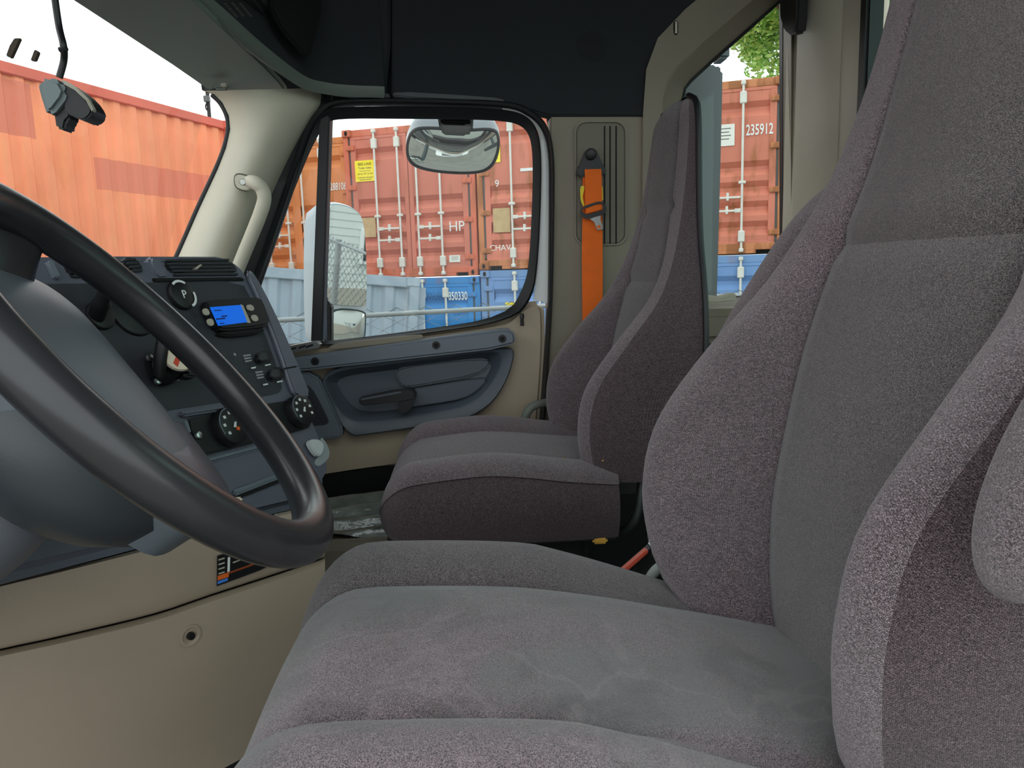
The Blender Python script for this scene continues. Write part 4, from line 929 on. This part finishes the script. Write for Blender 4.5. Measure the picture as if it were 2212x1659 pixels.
def container(label, colr, loc, rz, number=None, npos=(1.85, 1.92), nsz=.2, stickers=(), extra=(), group='stacked shipping containers', hide_text=False, faded=None):
    t = thing('shipping_container', label, 'container', (0, 0, 0), group); ORG[t.name] = Vector((0, 0, 0))
    t.location = loc; t.rotation_euler = (0, 0, rz)
    P, Fm = PAINT[colr], FRAME[colr]
    inst(('body', colr), lambda: box('body', (CW/2, .08+CL/2, CH/2+.02), (CW-.05, CL-.1, CH-.12), P, None, .02), t)
    for sx in (0, 1): inst(('post', colr), lambda: box('corner_post', (.05, .06, CH/2), (.10, .14, CH-.1), Fm, None, .008), t, (sx*(CW-.10), 0, 0))
    inst(('header', colr), lambda: box('header_rail', (CW/2, .06, CH-.065), (CW-.1, .13, .12), Fm, None, .008), t)
    inst(('sill', colr), lambda: boxes('sill_rail', [((CW/2, .05, .11), (CW-.1, .12, .10)), ((CW/2, .05, .035), (CW-.8, .12, .06))], Fm, None, .006), t)
    inst(('under', 0), lambda: box('underframe', (CW/2, .45, .05), (CW-.2, .7, .10), DEEP, None), t)
    for sx in (0, 1):
        for sz in (0, 1):
            c = inst(('cast', colr), lambda: box('corner_casting', (.085, .05, .06), (.17, .17, .12), Fm, None, .01), t, (sx*(CW-.17), -.01, sz*(CH-.12)))
            h = inst(('hole', 0), lambda: prism('casting_hole', [Vector((.085+.026*math.cos(a*PI/8), -.042, .06+.040*math.sin(a*PI/8))) for a in range(16)], (0, .006, 0), HOLE), t, (sx*(CW-.17), -.01, sz*(CH-.12)))
    inst(('gasket', 0), lambda: boxes('door_gasket', [((CW/2, .03, CH/2), (.035, .04, 2.3)), ((.115, .035, CH/2), (.045, .04, 2.3)), ((CW-.115, .035, CH/2), (.045, .04, 2.3)), ((CW/2, .035, .175), (CW-.2, .04, .03)), ((CW/2, .035, 2.46), (CW-.2, .04, .04))], GASK), t)
    for sx in (0, 1): inst(('leaf', colr), lambda: leaf_mesh(colr), t, (.135+sx*1.07-.0, .005, 0))
    for rx in (.62, 1.05, 1.39, 1.82):
        r = inst(('rod', 0), lambda: cyl('locking_rod', (0, -.055, .05), (0, -.055, CH-.05), .019, GALV, None, 12), t, (rx, 0, 0))
        inst(('cams', 0), lambda: boxes('rod_bracket', [((0, -.05, .27), (.10, .07, .17)), ((0, -.05, CH-.27), (.10, .07, .17)), ((0, -.05, 1.08), (.11, .06, .045)), ((0, -.05, .06), (.07, .07, .06)), ((0, -.05, CH-.06), (.07, .07, .06))], GALV, None, .01), t, (rx, 0, 0))
    for hx, hz, sg in ((.62, .86, 1), (1.05, .66, -1), (1.39, .86, 1), (1.82, .66, -1)):
        inst(('handle', sg), lambda: boxes('door_handle', [((sg*.06, -.06, 0), (.09, .045, .06)), ((sg*.24, -.07, 0), (.34, .025, .032)), ((sg*.22, -.05, .015), (.04, .06, .12))], GALV, None, .006), t, (hx, 0, hz))
    for sx in (0, 1):
        for hz in (.32, .95, 1.6, 2.28): inst(('hinge', colr, sx), lambda: box('hinge', (.14 if sx == 0 else CW-.14, -.01, 0), (.17, .05, .09), Fm, None, .012), t, (0, 0, hz))
    if number: text('serial_number', number, (npos[0], -.012, npos[1]), (1, 0, 0), (0, 0, 1), nsz, WPRINT, t, sx=.60, bold=.003)
    if faded:
        for bdy, x, z, s in faded: text('faded_code', bdy, (x, -.008, z), (1, 0, 0), (0, 0, 1), s, mat('faded_print', (40, 110, 170), .7), t, sx=.85)
    for (x, z) in stickers:
        s = box('yellow_sticker', (x, -.006, z), (.38, .006, .36), STICK, t)
        for bdy, dz, sz in (('BEE-LINE', .115, .066), ('Trailer Sales', .05, .052), ('(412) 757-2114', -.05, .046), ('STORAGE TRAILERS', -.115, .034)):
            text('sticker_text', bdy, (x, -.0105, z+dz), (1, 0, 0), (0, 0, 1), sz, BPRINT, s)
        boxes('sticker_rule', [((x, -.0098, z), (.22, .001, .006)), ((x, -.0098, z-.15), (.24, .001, .008))], BPRINT, s)
    for kind, x, z, a, b in extra:
        if kind == 'faded': box('faded_notice', (x, -.006, z), (a, .006, b), PAPER, t)
        elif kind == 'white':
            s = box('white_notice', (x, -.006, z), (a, .006, b), WPAPER, t)
            boxes('notice_print', [((x+.0, -.0098, z+b*.3-k*b*.16), (a*.7*(1-.2*(k % 2)), .001, b*.04)) for k in range(4)], GASK, s)
        elif kind == 'bar': box('paint_dash', (x, -.006, z), (a, .004, b), WPRINT, t, .001)
        else: text('chalk_mark', kind, (x, -.012, z), (1, 0, 0), (0, 0, 1), a, WPRINT, t)
    return t
RZ = math.radians(-20); dirr = Vector((math.cos(RZ), math.sin(RZ), 0)); org = U(758, 590, 13.75); org.z = 0
def at(t, z, back=0.): return org + dirr*t + Vector((0, 0, z)) + Vector((-dirr.y, dirr.x, 0))*back
Z2 = 2.60
container('orange shipping container numbered 288106 stacked beside the red one', 'orange', at(-2.52, Z2, .45), RZ, '288106', (2.13, 1.70), .19)
container('red shipping container marked HP with a yellow sales sticker', 'red', at(0, Z2), RZ, None, stickers=((.40, 1.88),), extra=(('faded', .42, .90, .26, .34), ('HP', 2.08, .84, .24, 0), ('white', 2.02, .30, .20, .12)))
container('red shipping container with chalk scribbles and a torn notice, right of the HP one', 'rust', at(2.47, Z2+.09), RZ, None, stickers=((.24, 1.95),), extra=(('faded', .42, .82, .30, .40), ('9', .36, 1.42, .16, 0), ('bar', .92, 1.62, .3, .05), ('CHAV', .38, .36, .14, 0)))
container('weathered red shipping container numbered 235912 standing under the tree', 'rust', at(4.94, Z2+.21), RZ, '235912', (2.06, 1.84), .22, extra=(('white', 1.52, 1.80, .36, .32),))
container('bright blue shipping container numbered 850330 at the bottom of the stack', 'blue', at(.02, 0), RZ, '850330', (2.03, 2.25), .2, faded=(('TBXU', 1.58, 2.25, .2), ('22G1', 2.08, 1.98, .16)))
container('pale blue shipping container with a yellow sticker under the chalk marked red one', 'blue2', at(2.48, .09), RZ, None, stickers=((.62, 1.86),))
container('pale blue shipping container under the weathered red one numbered 235912', 'blue2', at(4.94, .21), RZ, None)
container('red shipping container under the orange one, hidden behind grey corrugated container', 'red', at(-2.52, 0, .45), RZ, None)

# --- corrugated side-on containers
def corr_side(name, L, Hh, y, m, parent, pitch=.28, depth=.036, z0=.14, z1=.12):
    vs, fs = [], []; x = .06; xs = []
    while x < L-.06:
        for dx_, d in ((0, 0), (.35, 0), (.5, depth), (.85, depth)): xs.append((x+dx_*pitch, d))
        x += pitch
    for px_, d in xs: vs += [(px_, y+d, z0), (px_, y+d, Hh-z1)]
    for i in range(len(xs)-1): fs.append((2*i, 2*i+2, 2*i+3, 2*i+1))
    return build(name, vs, fs, m, parent, False)
def side_container(label, L, loc, rz, m, fm, cat='container', tilt=0.):
    t = thing('shipping_container', label, cat, (0, 0, 0), 'containers seen side on'); ORG[t.name] = Vector((0, 0, 0))
    t.location = loc; t.rotation_euler = (0, tilt, rz)
    corr_side('corrugated_side', L, CH, 0, m, t)
    box('core', (L/2, CW/2+.05, CH/2), (L-.1, CW-.05, CH-.16), m, t, .01)
    box('top_rail', (L/2, .02, CH-.07), (L, .10, .13), fm, t, .01); box('bottom_rail', (L/2, .02, .08), (L, .10, .15), fm, t, .01)
    for x in (.06, L-.06): box('corner_post', (x, .03, CH/2), (.13, .14, CH), fm, t, .01)
    for x in (.08, L-.08):
        for z in (.06, CH-.06): box('corner_casting', (x, .04, z), (.18, .18, .12), fm, t, .012)
    return t
def patch_paint(name, col, pcol, boxes_):
    m = rust_paint(name, col, rust=(236, 170, 110), amt=.25, lo=.5); nt = m.node_tree; b = nt.nodes['Principled BSDF']; L = nt.links.new
    src = b.inputs['Base Color'].links[0].from_socket
    tc = nt.nodes.new('ShaderNodeTexCoord'); sp_ = nt.nodes.new('ShaderNodeSeparateXYZ'); L(tc.outputs['Object'], sp_.inputs[0])
    for (x0, x1, z0, z1) in boxes_:
        prod = None
        for ax_, lo, hi in (('X', x0, x1), ('Z', z0, z1)):
            for op, v in (('GREATER_THAN', lo), ('LESS_THAN', hi)):
                q = nt.nodes.new('ShaderNodeMath'); q.operation = op; L(sp_.outputs[ax_], q.inputs[0]); q.inputs[1].default_value = v
                if prod is None: prod = q.outputs[0]
                else:
                    w = nt.nodes.new('ShaderNodeMath'); w.operation = 'MULTIPLY'; L(prod, w.inputs[0]); L(q.outputs[0], w.inputs[1]); prod = w.outputs[0]
        mx = nt.nodes.new('ShaderNodeMix'); mx.data_type = 'RGBA'; L(prod, mx.inputs[0]); L(src, mx.inputs[6]); mx.inputs[7].default_value = (*lin(pcol), 1); src = mx.outputs[2]
    L(src, b.inputs['Base Color']); return m
# long orange container seen through the windshield (second tier)
cp0 = Vector((-5.42, 8.6, 0)); cdv = Vector((.371, .928, 0)).normalized(); cstart = cp0 - cdv*7.6
Lc = 12.19
cn = Vector((cdv.y, -cdv.x, 0))
def on_cont(px, py): 
    p = UP(px, py, cp0, cn) - cstart; return p.dot(cdv), p.z - 2.60
a0, b0 = on_cont(192, 338); a1, b1 = on_cont(440, 402); a2, b2 = on_cont(196, 408)
e0, f0 = on_cont(52, 180); e1, f1 = on_cont(48, 296)
c0, cz = Lc/2, CH/2
boxes_ = [(a0-c0, a1-c0+.8, b2-cz, b0-cz), (e0-c0-3.0, e0-c0, f1-cz, f0-cz)]
OR_ = patch_paint('faded_orange_container_paint', (244, 148, 106), (220, 126, 98), boxes_)
ORF = rust_paint('faded_orange_rail_paint', (214, 104, 84), amt=.2)
rzl = math.atan2(cdv.y, cdv.x)
side_container('long faded orange corrugated container seen through the windshield', Lc, cstart + Vector((0, 0, 2.60)), rzl, OR_, ORF)
side_container('long dull red container carrying the faded orange one', Lc, cstart, rzl, PAINT['red'], FRAME['red'])
GREYC = rust_paint('grey_container_paint', (150, 166, 178), rust=(190, 200, 204), amt=.3)
gL = U(400, 562, 9.0); gR = U(906, 600, 9.6)
gd_ = (gR-gL); rzg = math.atan2(gd_.y, gd_.x); tl = -math.atan2(gd_.z, Vector((gd_.x, gd_.y)).length)
gx = Vector((math.cos(rzg), math.sin(rzg), 0))
LG = 3.0
g3 = gd_.normalized(); gup = Vector((math.sin(-tl)*-1*gx.x, math.sin(-tl)*-1*gx.y, math.cos(tl)))
side_container('grey corrugated shipping container standing in front of the blue one', LG, gR - g3*LG - gup*CH, rzg, GREYC, GREYC, tilt=tl)

# --- chain link fence
fe = thing('chain_link_fence', 'galvanised chain link fence with a top rail beyond the passenger door', 'fence', (0, 3.6, 0))
FG = mat('galvanised_fence', (150, 156, 156), .5, metal=.3); WR = mat('fence_wire', (104, 112, 116), .5, metal=.2)
fa, fb = U(560, 694, 3.5), U(1110, 664, 3.75)
fd = (fb-fa).normalized(); fd.z = 0; fz = fa.z
f0_ = fa - fd*1.2; f1_ = fa + fd*7.5
f0_.z = f1_.z = 0
rl0, rl1 = Vector((f0_.x, f0_.y, fa.z + (fa-f0_).length*0 + .02)), Vector((f1_.x, f1_.y, fb.z+.02))
slope = (fb.z-fa.z)/(fb-fa).length
zat = lambda p: fa.z + slope*((Vector((p.x, p.y, 0))-Vector((fa.x, fa.y, 0))).dot(fd))
tube('top_rail', [Vector((f0_.x, f0_.y, zat(f0_))), Vector((f1_.x, f1_.y, zat(f1_)))], .0125, FG, fe, 10)
for k in range(4):
    p = f0_ + fd*(.1+2.85*k); tube('post', [Vector((p.x, p.y, 0)), Vector((p.x, p.y, zat(p)+.03))], .03, FG, fe, 10)
bm = bmesh.new(); pit = .072; nw = int(8.7/pit); vs, fs = [], []
hh = .95                      # woven height kept to what stands above the sill line and in the mirrors
seg = int(2.25/(pit/1.0))
perp = Vector((fd.y, -fd.x, 0))
def wire(path):
    g = tube_grid(path, .0026, 3); b0_ = len(vs)
    for r in g: vs.extend(r)
    for i in range(len(g)-1):
        for j in range(3): fs.append((b0_+i*3+j, b0_+i*3+(j+1) % 3, b0_+(i+1)*3+(j+1) % 3, b0_+(i+1)*3+j))
for w in range(nw):
    path = []
    for k in range(seg+1):
        p = f0_ + fd*(pit*w + (pit/2 if (k+w) % 2 else -pit/2)*1.04) + perp*(.003 if (k+w) % 2 else -.003)
        path.append(Vector((p.x, p.y, zat(p)+.03-k*pit*.5)))
    wire(path)
o = build('wire_mesh', vs, fs, WR, fe, True); o['kind'] = 'stuff'

# --- truck exterior: mirrors and side fairing
MH = mat('mirror_housing', (206, 216, 222), .4); DG = mat('mirror_back', (58, 72, 72), .5)
mm = thing('side_mirror', 'tall white truck side mirror with flat and convex glasses', 'mirror', U(710, 700, 2.55))
mc = U(748, 548, 2.60)
vdir = (mc-EYE).normalized(); want = Vector((.90, .44, -.07)).normalized(); mn = (want - vdir).normalized()
mxx = Vector((0, 0, 1)).cross(mn).normalized(); mzz = mn.cross(mxx)
def mp_(px, py, k=0.): return UP(px, py, mc+mn*k, mn)
gp = chaikin([mp_(a, b) for a, b in ((706, 446), (722, 440), (765, 452), (784, 474), (790, 560), (790, 656), (786, 662), (712, 657), (704, 652))], 2)
hz_ = [p - mn*.012 for p in gp]
prism('flat_glass', gp, mn*.004, MIRROR, mm)
hpo = chaikin([mp_(a, b) for a, b in ((703, 450), (722, 437), (767, 449), (786, 472), (792, 560), (793, 740), (770, 752), (714, 752), (703, 740))], 2)
mcg = sum(hpo, Vector())/len(hpo)
sc_ = lambda l, s, d: [mcg + (p-mcg)*s - mn*d for p in l]
grid('housing', [sc_(hpo, .97, .004), sc_(hpo, 1.0, .002), sc_(hpo, 1.02, .012), [q + Vector((-.02, 0, 0)) for q in sc_(hpo, 1.0, .03)], [q + Vector((-.035, 0, 0)) for q in sc_(hpo, .9, .055)], [q + Vector((-.035, 0, 0)) for q in sc_(hpo, .4, .07)]], MH, mm, True, (True, True), uv=False, sharp=60)
cgp = chaikin([mp_(a, b) for a, b in ((712, 668), (786, 672), (789, 690), (786, 738), (770, 748), (716, 748), (708, 720))], 2)
cc = sum(cgp, Vector())/len(cgp)
def dome(l, c, nrm, h, steps=8):
    return [[c + (p-c)*s + nrm*(h*(1-s*s)) for p in l] for s in [1-k/steps for k in range(steps)] + [.02]]
nc = (Vector((.9, .30, -.06)).normalized() - vdir).normalized()
grid('convex_glass', dome(cgp, cc, mn, .014), MIRROR, mm, True, (False, True), uv=False, sharp=80)
scc = lambda s, d: [cc + (p-cc)*s - mn*d for p in cgp]
grid('convex_housing', [scc(1.0, .001), scc(1.08, .0), scc(1.1, .02), scc(1.05, .06), scc(.4, .1)], DG, mm, True, (False, True), uv=False, sharp=60)
box('mirror_arm', U(715, 775, 2.37), (.05, .50, .05), DG, mm, .012)
prism('arm_bracket', PY([(700, 640), (716, 660), (716, 748), (700, 750)], 2.5), (0, .05, 0), BLACK, mm, .006)
# look-down mirror over the door window
ld = thing('lookdown_mirror', 'rounded convex look-down mirror mounted above the passenger window', 'mirror', U(980, 262, 2.3))
lc_ = U(980, 325, 2.34); ln = (Vector((-.02, .06, -1)).normalized() - (lc_-EYE).normalized()).normalized()
lg = chaikin([UP(a, b, lc_, ln) for a, b in ((892, 280), (930, 276), (1000, 283), (1068, 278), (1078, 300), (1076, 330), (1062, 362), (1030, 374), (960, 373), (900, 362), (880, 342), (879, 310))], 2)
lcc = sum(lg, Vector())/len(lg)
grid('convex_glass', dome(lg, lcc, ln, .034), MIRROR, ld, True, (False, True), uv=False, sharp=80)
ls = lambda s, d: [lcc + (p-lcc)*s - ln*d for p in lg]
grid('rim', [ls(.99, -.003), ls(1.0, -.006), ls(1.025, -.004), ls(1.03, .006)], BLACK, ld, True, uv=False, sharp=60)
grid('housing', [ls(1.03, .006), ls(1.03, .03), [p+Vector((0, 0, .012)) for p in ls(.9, .07)], [p+Vector((0, 0, .02)) for p in ls(.4, .10)]], mat('mirror_shell', (196, 206, 212), .35), ld, True, (False, True), uv=False, sharp=60)
prism('mount_foot', PY([(944, 240), (1024, 242), (1022, 262), (1008, 270), (960, 268), (946, 260)], 2.12), (0, .22, 0), BLACK, ld, .008)
# boarding step below the door
stp = thing('boarding_step', 'white truck side step with a slotted tread below the passenger door', 'step', V(-.1, 2.3, -1.3))
box('step_body', V(-.1, 2.25, -1.28), (1.0, .26, .22), WHITE, stp, .03)
box('tread', V(-.1, 2.29, -1.16), (.6, .14, .02), STEEL, stp, .004)
for k in range(14): box('tread_slot', V(-.36+.04*k, 2.29, -1.148), (.016, .10, .006), DEEP, stp)
fr_ = thing('side_fairing', 'tall grey cab side fairing panel behind the passenger side window', 'fairing', U(1516, 640, 2.5))
fp = PY([(1490, 142), (1548, 138), (1562, 150), (1556, 400), (1549, 648), (1470, 648), (1470, 400), (1476, 190), (1482, 152)], 2.5)
prism('fairing_panel', fp, (.02, .10, 0), mat('fairing_grey', (90, 101, 101), .45, var=.06), fr_, .012)
for q in (760, 900): box('fairing_bracket', U(1500, q, 2.3), (.03, .46, .03), DG, fr_)
prism('fairing_foot', PY([(1470, 640), (1549, 640), (1540, 1100), (1450, 1100)], 2.5), (.02, .10, 0), DG, fr_, .01)
sg_ = box('roof_fixture', U(1556, 100, 3.2), (.05, .1, .12), DG, None, .01)
prism('fixture_rod', [U(1550, 70, 3.2), U(1562, 70, 3.2), U(1562, -120, 3.2), U(1550, -120, 3.2)], (0, .03, 0), DG, sg_)
tag(sg_, 'small dark fixture hanging outside the rear corner window', 'fixture')

# --- house with clapboards (seen in the side mirror)
ho = thing('house', 'pale grey clapboard house reflected in the side mirror', 'house', (9.3, 6.5, 0))
SID = mat('clapboard', (206, 214, 210), .7); hx = 9.2
hrot = 0
box('house_core', (hx+2.2, 7.6, 2.9), (4.2, 9.2, 5.8), SID, ho)
mesh0 = None
for k in range(34):
    z = 1.35 + k*.13
    p = [Vector((hx+.10, 3.0, z)), Vector((hx+.07, 3.0, z)), Vector((hx+.085, 3.0, z+.15)), Vector((hx+.10, 3.0, z+.15))]
    if mesh0 is None: mesh0 = prism('siding_board', p, (0, 9.2, 0), SID, ho); base_z = mesh0.location.z
    else:
        o = mesh0.copy(); COL.objects.link(o); o.parent = ho; o.location.z = base_z + k*.13
box('foundation', (hx+.09, 7.6, .68), (.1, 9.2, 1.35), mat('concrete', (176, 172, 160), .9, bump=.4, bscale=20), ho)
wnd = box('house_window', (hx+.05, 7.86, 2.1), (.06, .62, .62), WHITE, ho, .01)
box('pane', (hx+.015, 7.86, 2.1), (.02, .48, .48), mat('dark_pane', (40, 48, 54), .1), wnd)
prism('roof', [Vector((hx-.4, 2.7, 5.7)), Vector((hx+4.8, 2.7, 5.7)), Vector((hx+2.2, 2.7, 7.4))], (0, 9.8, 0), mat('shingle', (96, 98, 98), .9), ho, .02)

# --- tree behind the weathered container
def tree(label, base, ht, crown, rad, n, seed, shade):
    rnd = random.Random(seed); t = thing('tree', label, 'tree', base)
    BK = mat('bark', (92, 78, 62), .9, bump=.6, bscale=12); LF = shade
    bx_, by_ = base[0], base[1]
    tube('trunk', crom([Vector((bx_, by_, 0)), Vector((bx_+.1, by_, ht*.4)), Vector((bx_-.05, by_+.1, ht*.7)), Vector((bx_, by_, ht))], 4), [.22-.012*i for i in range(13)], BK, t, 10)
    clumps = []
    for k in range(26):
        while True:
            v = Vector((rnd.uniform(-1, 1), rnd.uniform(-1, 1), rnd.uniform(-1, 1)))
            if .25 < v.length < 1: break
        c = Vector(crown) + Vector((v.x*rad[0], v.y*rad[1], v.z*rad[2])); clumps.append(c)
        if k < 14: tube('branch', [Vector((bx_, by_, ht*(.55+.03*k))), Vector((bx_, by_, ht*.8)).lerp(c, .5)+Vector((0, 0, .2)), c], [.06, .035, .015], BK, t, 6)
    vs, fs = [], []
    for k in range(n):
        c = rnd.choice(clumps); d = Vector((rnd.gauss(0, 1), rnd.gauss(0, 1), rnd.gauss(0, .7))).normalized()*rnd.uniform(.1, 1)**.5*rad[0]*.34
        p = c + d; u = Vector((rnd.gauss(0, 1), rnd.gauss(0, 1), rnd.gauss(0, .5))).normalized(); w = u.cross(Vector((rnd.gauss(0, 1), rnd.gauss(0, 1), rnd.gauss(0, 1)))).normalized(); s = rnd.uniform(.05, .09)
        i = len(vs); vs += [p - u*s, p + w*s*.55 + u*.02, p + u*s, p - w*s*.55 + u*.02]; fs.append((i, i+1, i+2, i+3))
    o = build('foliage', vs, fs, LF, t, False); o['kind'] = 'stuff'
def leafmat(name, c):
    m = mat(name, c, .6, var=.35, vscale=1.3); b = m.node_tree.nodes['Principled BSDF']
    b.inputs['Transmission Weight'].default_value = 0; b.inputs['Subsurface Weight'].default_value = 0
    return m
tp0 = U(1752, 20, 17.0)
tree('leafy green tree behind the weathered red container', (tp0.x, 17.0, 0), 9.0, (tp0.x, 17.0, tp0.z), (2.0, 2.0, 1.75), 26000, 5, leafmat('leaf_green', (172, 214, 118)))
# --- utility pole
up_ = thing('utility_pole', 'thin dark utility pole rising behind the orange container', 'pole', (U(447, 220, 42).x, 42, 0))
pu = U(447, 190, 42)
tube('pole', [Vector((pu.x, 42, 0)), Vector((pu.x, 42, pu.z+.3))], .10, mat('pole_wood', (52, 48, 46), .9), up_, 8)
box('insulator', U(447, 214, 41.9), (.28, .3, .3), mat('pole_gear', (90, 90, 90), .6), up_, .02); tube('wire_loop', crom([U(447, 222, 41.9), U(444, 230, 41.9), U(447, 238, 41.9)], 4), .04, BLACK, up_, 6)

# lettering becomes plain mesh objects
dg = bpy.context.evaluated_depsgraph_get()
for ob in TEXTS:
    me = bpy.data.meshes.new_from_object(ob.evaluated_get(dg)); nm = ob.name
    o2 = bpy.data.objects.new('lettering', me); COL.objects.link(o2); o2.parent = ob.parent; o2.matrix_local = ob.matrix_local.copy()
    bpy.data.objects.remove(ob); o2.name = nm
